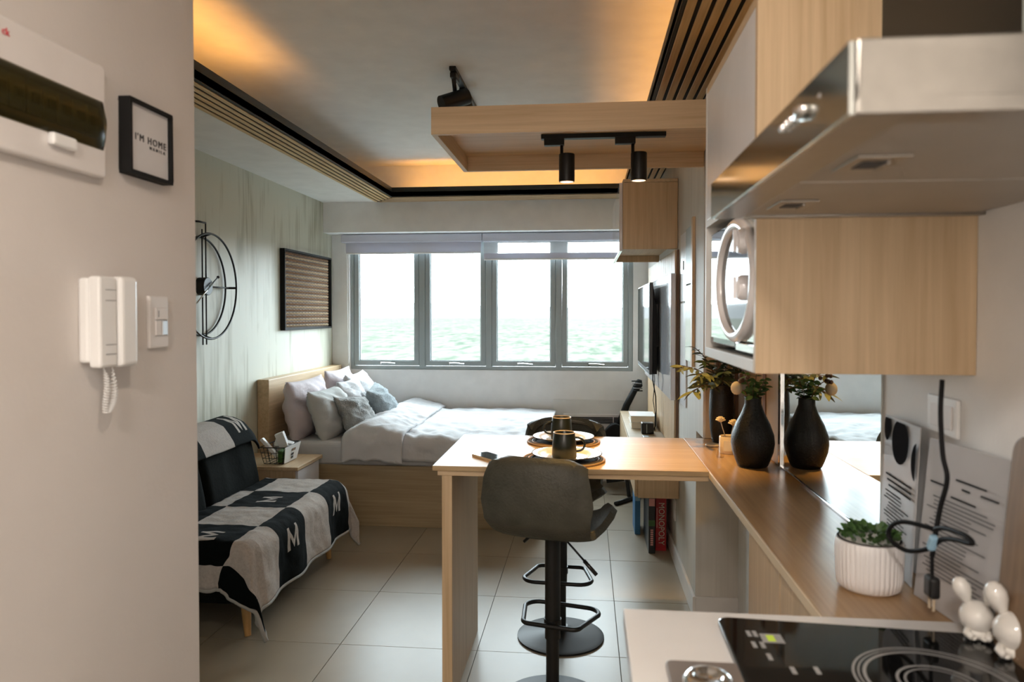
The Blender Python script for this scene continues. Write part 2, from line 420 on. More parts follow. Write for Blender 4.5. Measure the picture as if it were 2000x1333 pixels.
# ================================================================== SETTING
XL, YW, XR, XK = -2.24, 6.25, .515, .70     # left wall, window wall, right wall, kitchen wall
ZS, ZC = 2.384, 2.66                         # soffit, upper ceiling
floor = struct('floor', 'grout', [(-2.35, .80, -1.4, 6.45, -.08, -.003)])
tile_me = None
for i in range(-3, 4):
    for j in range(-9, 6):
        x0, y0 = -1.0609+.6*i, 3.6408+.6*j
        a, b_, c, d = max(x0, XL), min(x0+.6, XK), max(y0, -1.3), min(y0+.6, YW)
        if b_-a < .03 or d-c < .03: continue
        g = .0016
        full = (b_-a > .599 and d-c > .599)
        if full and tile_me is not None:
            o = bpy.data.objects.new('tile', tile_me); COL.objects.link(o); o.parent = floor; o.location = (x0+.3, y0+.3, 0)
        else:
            cx, cyy = (a+b_)/2, (c+d)/2
            bb = B().box(a-cx+g, b_-cx-g, c-cyy+g, d-cyy-g, -.003, 0)
            o = bb.build('tile', 'tile', floor, local=True, bevel=.0008, seg=1); o.location = (cx, cyy, 0)
            if full: tile_me = o.data
struct('wall_left', 'feature', [(XL-.12, XL, 1.67, YW+.2, -.003, ZC+.1)])
struct('wall_back', 'wall', [(-2.36, .9, YW, YW+.2, -.003, .945), (-2.36, -2.075, YW, YW+.2, .945, ZC+.1), (.392, .9, YW, YW+.2, .945, ZC+.1), (-2.075, .392, YW, YW+.2, 2.14, ZC+.1)])
struct('trim_1', 'wall', [(XL, XR, 6.04, YW, 2.128, ZS)])                  # beam over the window
struct('wall_right', 'beigewall', [(XR, .85, 3.49, YW+.2, -.003, ZC+.1), (XR, .85, 3.29, 3.49, .885, ZC+.1)])
struct('wall_kitchen', 'wall', [(XK, .85, -1.4, 3.289, -.003, ZC+.1)])
struct('wall_recess', 'wall', [(XK+.012, .85, 3.29, 3.489, -.003, .884)])
struct('wall_front', 'wall', [(-2.36, .85, -1.5, -1.3, -.003, ZC)])
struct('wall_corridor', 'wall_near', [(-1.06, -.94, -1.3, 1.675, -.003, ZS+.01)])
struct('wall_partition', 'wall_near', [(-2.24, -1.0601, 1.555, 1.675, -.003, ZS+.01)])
# ceiling: lower soffit with a rectangular cove
X0, X1, Y0, Y1 = -1.567, .285, 1.75, 5.775       # inner edge of the cove
A0, A1, A2, A3 = -1.94, .445, 1.50, 5.93           # riser
ceiling = struct('ceiling', 'ceil', [
    (XL, X0, -1.3, YW, ZS, ZS+.035), (X1, .85, -1.3, YW, ZS, ZS+.035), (X0, X1, -1.3, Y0, ZS, ZS+.035), (X0, X1, Y1, YW, ZS, ZS+.035),
    (XL, A0, -1.3, YW, ZS+.035, ZC), (A1, .85, -1.3, YW, ZS+.035, ZC), (A0, A1, -1.3, A2, ZS+.035, ZC), (A0, A1, A3, YW, ZS+.035, ZC),
    (XL-.1, .85, -1.4, YW+.2, ZC, ZC+.1)])
# black upstand of the cove
bl = B(); t = .012; zt = 2.456
bl.box(X0-t, X0, Y0-t, Y1+t, ZS-.004, zt); bl.box(X1, X1+t, Y0-t, Y1+t, ZS-.004, zt); bl.box(X0, X1, Y0-t, Y0, ZS-.004, zt); bl.box(X0, X1, Y1, Y1+t, ZS-.004, zt)
bl.build('black_edging', 'cove_black', ceiling)
# slats under the soffit: dark ground plus individual slats
gr = B(); zb = ZS-.0005
gr.box(-1.772, X0-t, 1.70, 6.03, zb-.003, zb); gr.box(X1+t, .513, .9, 6.03, zb-.003, zb); gr.box(X0-t, X1+t, Y1+t, 6.03, zb-.003, zb)
gr.build('slat_backing', 'blackmatt', ceiling)
def slat(x0, x1, y0, y1, mat):
    B().box(x0, x1, y0, y1, ZS-.010, ZS-.0035).build('slat', mat, ceiling, bevel=.0015, seg=1)
for k in range(5):
    x = X0-t-.030-k*.0405
    slat(x+.001, x+.0245, 1.70, Y1+t+.010+k*.046+.01, 'slat_y')
    x = X1+t+.003+k*.0435
    slat(x, x+.029, .95, Y1+t+.010+k*.046+.01, 'slat_y')
    y = Y1+t+.004+k*.048
    slat(X0-t-k*.0405+.002, X1+t+k*.0435-.002, y+.0, y+.031, 'slat_x')
# skirting along the right wall
struct('baseboard_right', 'skirting', [(XR-.014, XR, 3.476, YW, 0, .10)], bevel=.003)
struct('baseboard_kitchen', 'skirting', [(XR, XK+.012, 3.478, 3.49, 0, .10)], bevel=.003)

# window: frame, four casements with panes
win = thing('window_1', (-.84, 6.30, .945), None, None); win['kind'] = 'structure'
WX0, WX1, WZ0, WZ1 = -2.075, .392, .945, 2.14
fb = B(); yA, yB = 6.262, 6.335
edges = [-2.075, -1.4335, -.845, -.2385, .392]
fb.box(WX0, WX1, yA, yB, WZ0, WZ0+.03); fb.box(WX0, WX1, yA, yB, WZ1-.04, WZ1)
fb.box(WX0, WX0+.028, yA, yB, WZ0+.03, WZ1-.04); fb.box(WX1-.038, WX1, yA, yB, WZ0+.03, WZ1-.04)
for e in edges[1:4]: fb.box(e-.026, e+.026, yA, yB, WZ0+.03, WZ1-.04)
fb.build('window_frame', 'alu', win, bevel=.003)
for k in range(4):
    a = (WX0+.032) if k == 0 else edges[k]+.03
    c = (WX1-.042) if k == 3 else edges[k+1]-.03
    s = B(); z0, z1 = WZ0+.034, WZ1-.044; w = .042
    for q in [(a, c, 6.268, 6.325, z0, z0+w), (a, c, 6.268, 6.325, z1-w, z1), (a, a+w, 6.268, 6.325, z0+w, z1-w), (c-w, c, 6.268, 6.325, z0+w, z1-w)]: s.box(*q)
    so = s.build('sash', 'alu', win, bevel=.004)
    B().box(a+w-.004, c-w+.004, 6.30, 6.306, z0+w-.004, z1-w+.004).build('pane', 'pane', so)
    gk = B(); q = .005
    for c4 in [(a+w, c-w, z0+w, z0+w+q), (a+w, c-w, z1-w-q, z1-w), (a+w, a+w+q, z0+w+q, z1-w-q), (c-w-q, c-w, z0+w+q, z1-w-q)]:
        gk.box(c4[0], c4[1], 6.285, 6.2985, c4[2], c4[3])
    gk.build('gasket', 'alu_dark', so)
    hx = (a+c)/2-.02
    h = B(); h.box(hx-.035, hx-.025, 6.258, 6.268, z0+.010, z0+.032); h.tube([(hx-.03, 6.256, z0+.024), (hx+.02, 6.250, z0+.026), (hx+.10, 6.252, z0+.018)], .0055, 8)
    h.build('handle', 'chrome', so)
# outside
g = B(); g.box(-9000, 9000, 30, 15000, -62, -60); o = g.build('ground', 'ground', loc=(0,0,0)); o['kind'] = 'structure'
hb = B()
def hillf(u, v):
    x = -7000+14000*u; prof = (noise.fractal(Vector((x*.0005, 3.1, 0)), .8, 2.1, 4)+.9)*75+70+60*(1-u)
    y = 9000+2200*v; return (x, y, -62 + prof*math.sin(math.pi*min(1, v*1.0))**.8 * (1+.1*noi(x*.001, v*3, 0)))
hb.grid(hillf, 160, 12); hb.build('hills', 'hill', loc=(0,0,0), smooth=True)['kind'] = 'structure'

# ================================================================== BLINDS
def blind(x0, x1, label, drop, banded):
    t = thing('roller_blind', ((x0+x1)/2, 6.20, 2.06), label, 'blind', None)
    z1 = 2.124
    b = B(); b.box(x0, x1, 6.165, 6.245, 2.052, z1); b.build('cassette', 'blind', t, bevel=.012, seg=3)
    if not banded:
        B().box(x0+.035, x1-.01, 6.200, 6.204, 2.052-drop, 2.055).build('fabric', 'blind', t)
        B().box(x0+.035, x1-.01, 6.196, 6.208, 2.052-drop-.014, 2.052-drop).build('bottom_rail', 'plastic_w', t, bevel=.004)
    else:
        B().box(x0+.012, x1-.01, 6.200, 6.2015, 2.052-drop+.056, 2.055).build('sheer_band', 'sheer', t)
        B().box(x0+.012, x1-.01, 6.200, 6.204, 2.052-drop+.01, 2.052-drop+.056).build('fabric_band', 'blind', t)
        B().box(x0+.012, x1-.01, 6.196, 6.208, 2.052-drop-.004, 2.052-drop+.01).build('bottom_rail', 'plastic_w', t, bevel=.004)
    return t
blind(-2.13, -.892, 'left grey roller blind rolled up with a short solid fabric edge above the left panes', .085, False)
blind(-.889, .50, 'right zebra roller blind with a see-through band over the right two panes', .155, True)
tp = B(); tp.tube([(-2.09, 6.215, 2.05), (-2.088, 6.21, 1.6), (-2.085, 6.215, 1.0)], .003, 6); tp.tube([(-2.075, 6.215, 2.05), (-2.07, 6.21, 1.5), (-2.078, 6.215, 1.0)], .003, 6)
tp.build('blind_cord', 'plastic_w', tag=('thin white looped cord hanging at the left edge of the window', 'cord'))

# ================================================================== LEFT FOREGROUND WALL
XW = -.94
t = thing('distribution_board', (XW, 1.1, 1.70), 'large cream electrical panel box with smoked cover at left edge of wall', 'electrical panel')
def rrect(y0, y1, z0, z1, r, x, n=5):
    pts = []
    for (cy, cz, a0) in [(y1-r, z1-r, 0), (y0+r, z1-r, 90), (y0+r, z0+r, 180), (y1-r, z0+r, 270)]:
        for k in range(n+1):
            a = R(a0+90*k/n); pts.append((x, cy+r*math.cos(a), cz+r*math.sin(a)))
    return pts
B().prism(rrect(.88, 1.323, 1.697, 1.912, .012, XW), (.020, 0, 0)).build('case', 'plastic', t, bevel=.006, seg=3)
def bulge(pts, h): return pts
cv = B()
def cov(u, v):
    z = 1.749+.092*v; y = .93+(1.321-.93)*u
    x = XW+.021+.016*math.sin(math.pi*v)**.6*(1-max(0, (u-.93)/.07)**2)
    yy = y - .010*(2*v-1)**2*(u > .5)
    return (x, yy, z)
cv.grid(cov, 20, 10)
B().box(XW+.0201, XW+.0215, .94, 1.312, 1.752, 1.838).build('breaker_recess', 'ink', t)
for k in range(9):
    y = .97+k*.036
    sw = B(); sw.box(XW+.0216, XW+.028, y, y+.030, 1.768, 1.822); so = sw.build('breaker', 'greyink', t)
    B().box(XW+.028, XW+.034, y+.008, y+.022, 1.787, 1.803).build('lever', 'ink', so)
cv.build('smoked_cover', 'smoked', t, smooth=True)
B().box(XW+.02, XW+.034, 1.165, 1.225, 1.728, 1.750).build('latch', 'plastic_w', t, bevel=.005, seg=3)
text('lettering', 'ck', .017, (XW+.0208, 1.079, 1.886), (R(90), 0, R(90)), 'redink', t)

t = thing('picture_frame', (XW, 1.465, 1.722), 'square black-framed print reading I\'M HOME on the near wall', 'picture')
f0, f1, g0, g1 = 1.388, 1.540, 1.722, 1.877
b = B()
for c in [(f0, f1, g0, g0+.008), (f0, f1, g1-.008, g1), (f0, f0+.008, g0+.008, g1-.008), (f1-.008, f1, g0+.008, g1-.008)]: b.box(XW, XW+.026, c[0], c[1], c[2], c[3])
b.build('frame', 'blackmatt', t, bevel=.001)
B().box(XW, XW+.018, f0+.008, f1-.008, g0+.008, g1-.008).build('print', 'paper', t)
text('lettering', "I'M HOME", .0205, (XW+.0186, 1.469, 1.802), (R(90), 0, R(90)), 'ink', t, space=1.28, sx=1.02)
text('small_lettering', 'MANILA', .0095, (XW+.0186, 1.492, 1.788), (R(90), 0, R(90)), 'ink', t, space=1.9)

t = thing('intercom', (XW, 1.32, 1.332), 'white wall intercom handset with coiled cord', 'intercom')
B().box(XW, XW+.022, 1.262, 1.375, 1.345, 1.505).build('wall_plate', 'plastic_w', t, bevel=.006)
B().box(XW+.018, XW+.042, 1.266, 1.316, 1.336, 1.508).build('body', 'plastic_w', t, bevel=.005)
B().box(XW+.020, XW+.048, 1.321, 1.374, 1.334, 1.510).build('handset', 'plastic_w', t, bevel=.009, seg=3)
for z in (1.482, 1.462, 1.378, 1.360):
    B().box(XW+.0415, XW+.0428, 1.282, 1.312, z, z+.0012).build('groove', 'greyink', t)
cp = []
def cordpath(s):
    if s < .5: u = s/.5; return Vector((XW+.030, 1.292+.010*u+.006*math.sin(u*5), 1.334-.085*u))
    u = (s-.5)/.5; return Vector((XW+.030, 1.302+.020*math.sin(min(1, u*1.0)*math.pi*.5)+.006*math.sin(u*4), 1.249-.012*math.sin(u*math.pi)*(1)+.085*u))
turns = 34
for k in range(turns*8+1):
    s = k/(turns*8); p = cordpath(s); a = 2*math.pi*k/8
    w = .0048*min(1, s*8, (1-s)*8)
    cp.append(p+Vector((math.cos(a)*w, math.sin(a)*w, 0)))
B().tube(cp, .0014, 5).build('coiled_cord', 'plastic_w', t, smooth=True)

t = thing('light_switch', (XW, 1.506, 1.362), 'narrow cream light switch plate right of the intercom', 'light switch')
B().box(XW, XW+.010, 1.473, 1.541, 1.362, 1.476).build('plate', 'plastic', t, bevel=.003)
B().box(XW+.010, XW+.013, 1.490, 1.532, 1.424, 1.450).build('rocker', 'plastic', t, bevel=.001)
B().box(XW+.0131, XW+.0136, 1.498, 1.500, 1.430, 1.444).build('marker', 'greyink', t)
B().box(XW+.010, XW+.013, 1.490, 1.511, 1.390, 1.4225).build('rocker', 'plastic', t, bevel=.001)
B().box(XW+.010, XW+.014, 1.5125, 1.532, 1.390, 1.4225).build('rocker', 'chrome', t, bevel=.001)

# ================================================================== FEATURE WALL
t = thing('wall_clock', (XL, 4.04, 1.59), 'large black double-ring wall clock half hidden by the near wall', 'clock')
def ring(x, y, z, r, n=64): return [(x, y+r*math.cos(2*math.pi*k/n), z+r*math.sin(2*math.pi*k/n)) for k in range(n)]
cyk, czk = 4.03, 1.595
B().tube(ring(XL+.012, cyk, czk, .285), .006, 8, True).build('rear_ring', 'black', t, smooth=True)
B().tube(ring(XL+.072, cyk, czk, .305), .006, 8, True).build('front_ring', 'black', t, smooth=True)
for a in (0, 90, 180, 270):
    c, s_ = math.cos(R(a)), math.sin(R(a))
    B().tube([(XL+.012, cyk+.285*c, czk+.285*s_), (XL+.072, cyk+.305*c, czk+.305*s_)], .007, 8).build('rung', 'black', t, smooth=True)
for dy in (-.02, .02):
    B().tube([(XL+.03, cyk+dy, czk+.05), (XL+.03, cyk+dy, czk+.33 if dy < 0 else czk+.37)], .0045, 6).build('bar', 'black', t, smooth=True)
    B().tube([(XL+.03, cyk+dy, czk-.05), (XL+.03, cyk+dy, czk-.34)], .0045, 6).build('bar', 'black', t, smooth=True)
B().tube([(XL+.0, cyk-.08, czk+.37), (XL+.03, cyk-.05, czk+.37), (XL+.03, cyk+.02, czk+.37)], .006, 6).build('hook', 'black', t, smooth=True)
B().tube([(XL+.03, cyk+.05, czk), (XL+.03, cyk+.285, czk)], .0045, 6).build('bar', 'black', t, smooth=True)
B().cyl((XL+.0, cyk, czk), (XL+.055, cyk, czk), .052, n=32).build('hub', 'black', t, smooth=False, bevel=.003)
hd = B(); hd.tube([(XL+.062, cyk, czk), (XL+.062, cyk+.095, czk+.055)], .004, 6); hd.sphere((XL+.062, cyk+.10, czk+.058), .009, 10); hd.build('hand', 'black', t, smooth=True)
hd = B(); hd.tube([(XL+.066, cyk+.03, czk+.02), (XL+.066, cyk-.15, czk-.10)], .004, 6); hd.build('hand', 'chrome', t, smooth=True)

t = thing('woven_panel', (XL, 5.645, 1.308), 'black-framed woven rattan wall panel above the bed', 'wall art')
y0, y1, z0, z1 = 5.15, 6.135, 1.312, 1.918
b = B()
for c in [(y0, y1, z0, z0+.014), (y0, y1, z1-.014, z1), (y0, y0+.014, z0+.014, z1-.014), (y1-.014, y1, z0+.014, z1-.014)]: b.box(XL, XL+.038, c[0], c[1], c[2], c[3])
b.build('frame', 'blackmatt', t, bevel=.002)
B().box(XL, XL+.012, y0+.014, y1-.014, z0+.014, z1-.014).build('backing', 'weave_back', t)
M['weave_l'] = plain('weave_light', (.68, .55, .38), .7, var=.2, scale=60)
M['weave_d'] = plain('weave_dark', (.36, .22, .13), .7, var=.2, scale=60)
wv = B(); nr, nc = 24, 30
for i in range(nr):
    for j in range(nc):
        cyy = y0+.022+(y1-y0-.044)*(j+.5)/nc; czz = z0+.018+(z1-z0-.036)*(i+.5)/nr
        tilt = .45 if j % 2 else -.45
        mt = Matrix.Rotation(tilt, 3, 'X')
        hz, hy = .0125, .0125
        pts = [mt @ Vector(p) for p in [(0, -hy, 0), (0, 0, -hz), (0, hy, 0), (0, 0, hz)]]
        ct = Vector((XL+.012, cyy, czz)); vs = [ct+p for p in pts]+[ct+Vector((.012, 0, 0))]
        wv.add(vs, [(0,1,4), (1,2,4), (2,3,4), (3,0,4)], 0 if (i % 2 == 0) else 1)
o = wv.build('weave', ['weave_l', 'weave_d'], t, merge=False); o['kind'] = 'stuff'

# ================================================================== BED
t = thing('bed', (-1.2, 5.5, 0), 'oak platform bed with white mattress under the window', 'bed')
b = B(); b.box(-2.15, -.25, 4.77, 4.795, 0, .41); b.box(-2.15, -.25, 6.19, 6.22, 0, .41); b.box(-.275, -.25, 4.795, 6.19, 0, .41); b.box(-2.15, -.275, 4.795, 6.19, .36, .40)
b.build('base', 'bedwood', t, bevel=.003)
bx('headboard', 'oak_y', (-2.237, -2.155, 4.76, 6.245, 0, .985), t, .004)
mb = B(); mb.box(-2.15, -.27, 4.785, 6.215, .40, .565); mb.build('mattress', 'sheet', t, bevel=.035, seg=4)
def pillow(label, c, w, h, th, lean, yawz, mat, roll=0, seed=0, name='pillow', grp=None):
    """w along local Y, h along local Z, th along local X"""
    o = B(); n = 26
    mt = Matrix.Rotation(yawz, 3, 'Z') @ Matrix.Rotation(-lean, 3, 'Y') @ Matrix.Rotation(roll, 3, 'X')
    for sgn in (1, -1):
        def fn(u, v):
            a, b_ = 2*u-1, 2*v-1
            e = max(0.0, (1-abs(a)**2.6))**.5*max(0.0, (1-abs(b_)**2.6))**.5
            yy = a*w/2*(1-.075*(1-b_*b_)*abs(a)**3); zz = b_*h/2*(1-.075*(1-a*a)*abs(b_)**3)
            wr = .022*noi(a*2+seed, b_*2, sgn, 1.3)-.034*abs(noi(a*1.2+seed*3, b_*4+a*2.5, sgn, 1.2))
            x = sgn*(th/2*e) + wr*min(1, e*2)*sgn
            sag = -.02*(1-abs(b_))*0
            p = mt @ Vector((x + .015*noi(a*1.5, b_*1.5, seed), yy, zz+sag)); return Vector(c)+p
        o.grid(fn, n, n)
    return o.build(name, mat, None, smooth=True, tag=(label, 'pillow', grp), loc=c)
pillow('tall lilac pillow standing at the near end of the headboard', (-2.02, 5.10, .755), .66, .43, .21, .12, 0, 'lilac', seed=1)
pillow('lilac pillow at the far end of the headboard, mostly hidden', (-2.03, 5.86, .775), .62, .42, .17, .14, 0, 'lilac', seed=2)
pillow('white cushion leaning on the far lilac pillow, nearest the window wall', (-1.86, 5.90, .755), .58, .41, .20, .34, .05, 'sheet', seed=3)
pillow('pale grey-white pillow in front of the near lilac pillow', (-1.83, 5.08, .72), .54, .38, .20, .34, -.06, 'greycotton', seed=4)
pillow('white pillow behind the dark grey plush cushion', (-1.80, 5.50, .74), .44, .39, .18, .36, 0, 'sheet', seed=5)
pillow('dark grey plush cushion at the front of the pillow heap', (-1.635, 5.12, .68), .42, .36, .18, .58, -.12, 'greyfur', roll=-.15, seed=6)
pillow('blue-grey plush cushion nearest the window at the front of the heap', (-1.59, 5.62, .70), .46, .39, .19, .60, .10, 'bluegrey', roll=.08, seed=7)
# duvet
dv = B()
def duv(u, v):
    x = -1.63+1.37*u
    L = 1.47; s = v*(L+.15)
    yb = 6.21
    bulge = .035*math.exp(-((x+1.42)/.2)**2)
    z = .612+bulge+.012*noi(x*3, s*3, 1)+.008*noi(x*8, s*8, 2)-.030*abs(noi(x*3+s*2, s*5-x*4, 3))-.016*abs(noi(x*9+s*4, s*7-x*5, 4))*(s > .6)
    edge = max(0.0, 1-u/.05); z -= .035*edge**2
    if s < L-.06: y = yb-s
    else:
        a = (s-(L-.06))/.12
        if a < 1: y = yb-(L-.06)-.07*math.sin(a*math.pi/2); z -= .07*(1-math.cos(a*math.pi/2))
        else: y = yb-(L-.06)-.07-.008*math.sin(x*25); z -= .07+(s-(L-.06)-.12)
    y -= .006*noi(x*9, z*4, 4)
    if y < 4.80: y += .010*noi(x*6, z*14, 5)
    return (x, y, max(z, .432))
dv.grid(duv, 90, 90)
d_o = dv.build('duvet', 'sheet', None, smooth=True, solid=.028, tag=('white duvet spread over the bed with its top edge folded back', 'duvet'))
fl = B()
def flap(u, v):
    x = -1.615+.40*u; L = 1.46; s = v*(L+.19); yb = 6.20
    r = math.sin(math.pi*min(1, max(0, u)))**.35
    z = .640+.055*r*math.exp(-((u-.35)/.55)**2)+.016*noi(x*4, s*2.5, 7)+.010*noi(x*10, s*5, 8)-.034*abs(noi(x*3-s*2, s*4+x*5, 6))-.018*abs(noi(x*9-s*5, s*9+x*7, 6))
    if s < L-.05: y = yb-s
    else:
        a = (s-(L-.05))/.12
        if a < 1: y = yb-(L-.05)-.09*math.sin(a*math.pi/2); z -= .08*(1-math.cos(a*math.pi/2))
        else: y = yb-(L-.05)-.09-.008*math.sin(x*30)*.6; z -= .08+(s-(L-.05)-.12)*1.1
    return (x, y-.01*r, max(z, .445))
fl.grid(flap, 40, 100)
fl.build('folded_edge', 'sheet', d_o, smooth=True, solid=.03)

# nightstand
t = thing('nightstand', (-1.97, 4.46, 0), 'low oak nightstand with white drawer front between sofa and bed', 'nightstand')
bx('body', 'oak_z', (-2.225, -1.775, 4.27, 4.65, .03, .478), t, .002)
bx('top', 'oak_y', (-2.235, -1.745, 4.25, 4.67, .478, .50), t, .002)
bx('drawer_front', 'white', (-1.775, -1.757, 4.285, 4.635, .26, .470), t, .002)
bx('drawer_front', 'white', (-1.775, -1.757, 4.285, 4.635, .04, .252), t, .002)
# wire basket
t = thing('wire_basket', (-1.93, 4.42, .50), 'small black wire basket of white packets on the nightstand', 'basket')
bl_ = B()
def bp_(s, tt, h):   # s in -1..1 across X ; tt -1..1 along Y ; h 0..1 height
    k = 1+.28*h; return (-1.930+s*.062*k, 4.42+tt*.095*k, .5035+.105*h)
for h in (0, .33, .66, 1.0):
    bl_.tube([bp_(-1,-1,h), bp_(1,-1,h), bp_(1,1,h), bp_(-1,1,h)], .0032 if h == 1 else .0018, 6, True)
for s in (-1, -.33, .33, 1):
    for tt in (-1, 1): bl_.tube([bp_(s, tt, 0), bp_(s, tt, 1)], .0018, 6)
for tt in (-.6, -.2, .2, .6):
    for s in (-1, 1): bl_.tube([bp_(s, tt, 0), bp_(s, tt, 1)], .0018, 6)
for s in (-.5, 0, .5): bl_.tube([bp_(s, -1, 0), bp_(s, 1, 0)], .0018, 6)
bl_.build('wire_body', 'black', t, smooth=True)
sg = B(); q = [bp_(1.06, -1, .02), bp_(1.06, 1, .02), bp_(1.06, 1, 1.0), bp_(1.06, -1, 1.0)]; sg.prism(q, (.004, 0, 0)); sgn_ = sg.build('sign_plate', 'whitematt', t)
for (tt, h, a, m_) in [(.1, .72, .25, 'walnut_z'), (0, .45, .16, 'ink'), (.05, .25, .12, 'ink')]:
    p = Vector(bp_(1.12, tt, h)); B().obox((p.x+.004, p.y, p.z), (.002, a*.2, .016), (0, .26, 0)).build('mark', m_, sgn_)
def packet(label, c, size, rot, mat='plastic_w'):
    B().obox(c, size, rot).build('packet', mat, None, bevel=.004, tag=(label, 'packet', None))
packet('long white packet sticking out of the left of the wire basket', (-1.972, 4.36, .598), (.022, .030, .15), (0, -.75, 0))
packet('square white box tilted at the back of the wire basket', (-1.925, 4.44, .632), (.055, .05, .10), (0, -.35, .2))
packet('green and white packet low inside the wire basket', (-1.895, 4.385, .548), (.03, .09, .075), (.1, .1, 0), 'leaf')
packet('rolled white tissue pack in the right of the wire basket', (-1.900, 4.47, .60), (.07, .05, .04), (.2, .3, .3))
packet('small clear wrapped packet at the very back of the wire basket', (-1.965, 4.475, .625), (.025, .05, .07), (0, .3, .1))

# ================================================================== SOFA
SY0, SY1 = 2.97, 4.17
t = thing('sofa', (-1.8, 3.57, 0), 'small black fabric sofa with wooden legs against the brushed wall', 'sofa')
B().box(-2.16, -1.43, SY0, SY1, .165, .435).build('seat', 'velvet', t, bevel=.06, seg=5)
def backc(y0, y1):
    b = B(); n = 16
    def fn(u, v):
        # closed loop profile around the cushion, u around, v along Y
        a = 2*math.pi*u; ca, sa = math.cos(a), math.sin(a)
        px = abs(ca)**.5*math.copysign(1, ca)*.085; pz = abs(sa)**.5*math.copysign(1, sa)*.225
        e = min(1, v/.06, (1-v)/.06)**.5 if 0 < v < 1 else 0
        px *= (.55+.45*e); pz *= (.93+.07*e)
        y = y0+(y1-y0)*v
        px *= 1-.16*max(0, math.cos((v-.5)*2*math.pi*1.5))*max(0, math.cos(pz/.225*math.pi/2*1.4))
        x = px*math.cos(.22)-pz*math.sin(.22); z = px*math.sin(.22)+pz*math.cos(.22)
        return (-2.045+x, y, .575+z)
    b.grid(fn, 32, 30)
    b.add([fn(k/32, 0) for k in range(32)], [tuple(range(32))]); b.add([fn(k/32, 1) for k in range(32)], [tuple(range(32))])
    return b
backc(SY0, 3.56).build('back_cushion', 'velvet', t, smooth=True)
backc(3.565, SY1).build('back_cushion', 'velvet', t, smooth=True)
for (x, y, dx, dy) in [(-1.52, 3.10, .02, -.02), (-1.52, 4.10, .02, .01), (-2.1, 3.10, -.02, -.02), (-2.1, 4.10, -.02, .01)]:
    B().cyl((x+dx, y+dy, 0), (x, y, .175), .014, .026, 16).build('leg', 'sofaleg', t, smooth=False, auto=40)
# blanket ----------------------------------------------------------
def blanket_mat():
    mt, n, l, b = new_mat('checker_blanket')
    uv = n.new('ShaderNodeUVMap'); uv.uv_map = 'UVMap'; sp = n.new('ShaderNodeSeparateXYZ'); l.new(uv.outputs[0], sp.inputs[0])
    def mth(op, a, b_=None, c=None):
        k = n.new('ShaderNodeMath'); k.operation = op
        for i, q in enumerate((a, b_, c)):
            if q is None: continue
            if isinstance(q, (int, float)): k.inputs[i].default_value = q
            else: l.new(q, k.inputs[i])
        return k.outputs[0]
    u, v = sp.outputs[0], sp.outputs[1]
    fu, fv = mth('FLOOR', u), mth('FLOOR', v)
    par = mth('MODULO', mth('ABSOLUTE', mth('ADD', fu, fv)), 2.0)          # 1 = black square
    a = mth('SUBTRACT', u, fu); bb = mth('SUBTRACT', v, fv)
    h = mth('ABSOLUTE', mth('SUBTRACT', a, .5))
    inb = mth('LESS_THAN', mth('ABSOLUTE', mth('SUBTRACT', bb, .5)), .17)
    leg = mth('MULTIPLY', mth('LESS_THAN', mth('ABSOLUTE', mth('SUBTRACT', h, .135)), .035), inb)
    vv = mth('ADD', .40, mth('MULTIPLY', h, 1.85))
    dia = mth('MULTIPLY', mth('LESS_THAN', mth('ABSOLUTE', mth('SUBTRACT', bb, vv)), .055), mth('LESS_THAN', h, .16))
    dia = mth('MULTIPLY', dia, inb)
    mm = mth('MAXIMUM', leg, dia)
    white = mth('MAXIMUM', mm, mth('SUBTRACT', 1.0, par))
    tc = n.new('ShaderNodeTexCoord'); ns = N(n, 'ShaderNodeTexNoise', Scale=90.0, Detail=3.0); l.new(tc.outputs['Object'], ns.inputs['Vector'])
    mx = n.new('ShaderNodeMixRGB'); l.new(white, mx.inputs[0]); mx.inputs[1].default_value = (.003, .0045, .004, 1); mx.inputs[2].default_value = (.52, .47, .43, 1); b.inputs['Specular IOR Level'].default_value = .1
    ov = n.new('ShaderNodeMixRGB'); ov.blend_type = 'MULTIPLY'; ov.inputs[0].default_value = .35; l.new(mx.outputs[0], ov.inputs[1]); l.new(ns.outputs['Fac'], ov.inputs[2])
    l.new(ov.outputs[0], b.inputs['Base Color']); b.inputs['Roughness'].default_value = .95; b.inputs['Sheen Weight'].default_value = .0
    bp = N(n, 'ShaderNodeBump', Strength=.4, Distance=.004); l.new(ns.outputs['Fac'], bp.inputs['Height']); l.new(bp.outputs['Normal'], b.inputs['Normal'])
    return mt
M['blanket'] = blanket_mat()
M['hem'] = plain('grey_hem', (.34, .33, .31), .9, bump=.4)
def seat_path(s):
    """s=0 at backrest foot X=-1.90; runs forward over the seat and down the front; returns (x,z)"""
    L1 = .42      # to X=-1.48
    if s < L1: return (-1.90+s, .452)
    r = .07; q = (s-L1)/(r*math.pi/2)
    if q < 1: return (-1.48+r*math.sin(q*math.pi/2), .452-r*(1-math.cos(q*math.pi/2)))
    d = (s-L1-r*math.pi/2); return (-1.41+.05*d, .382-d)
S_GRID = .312
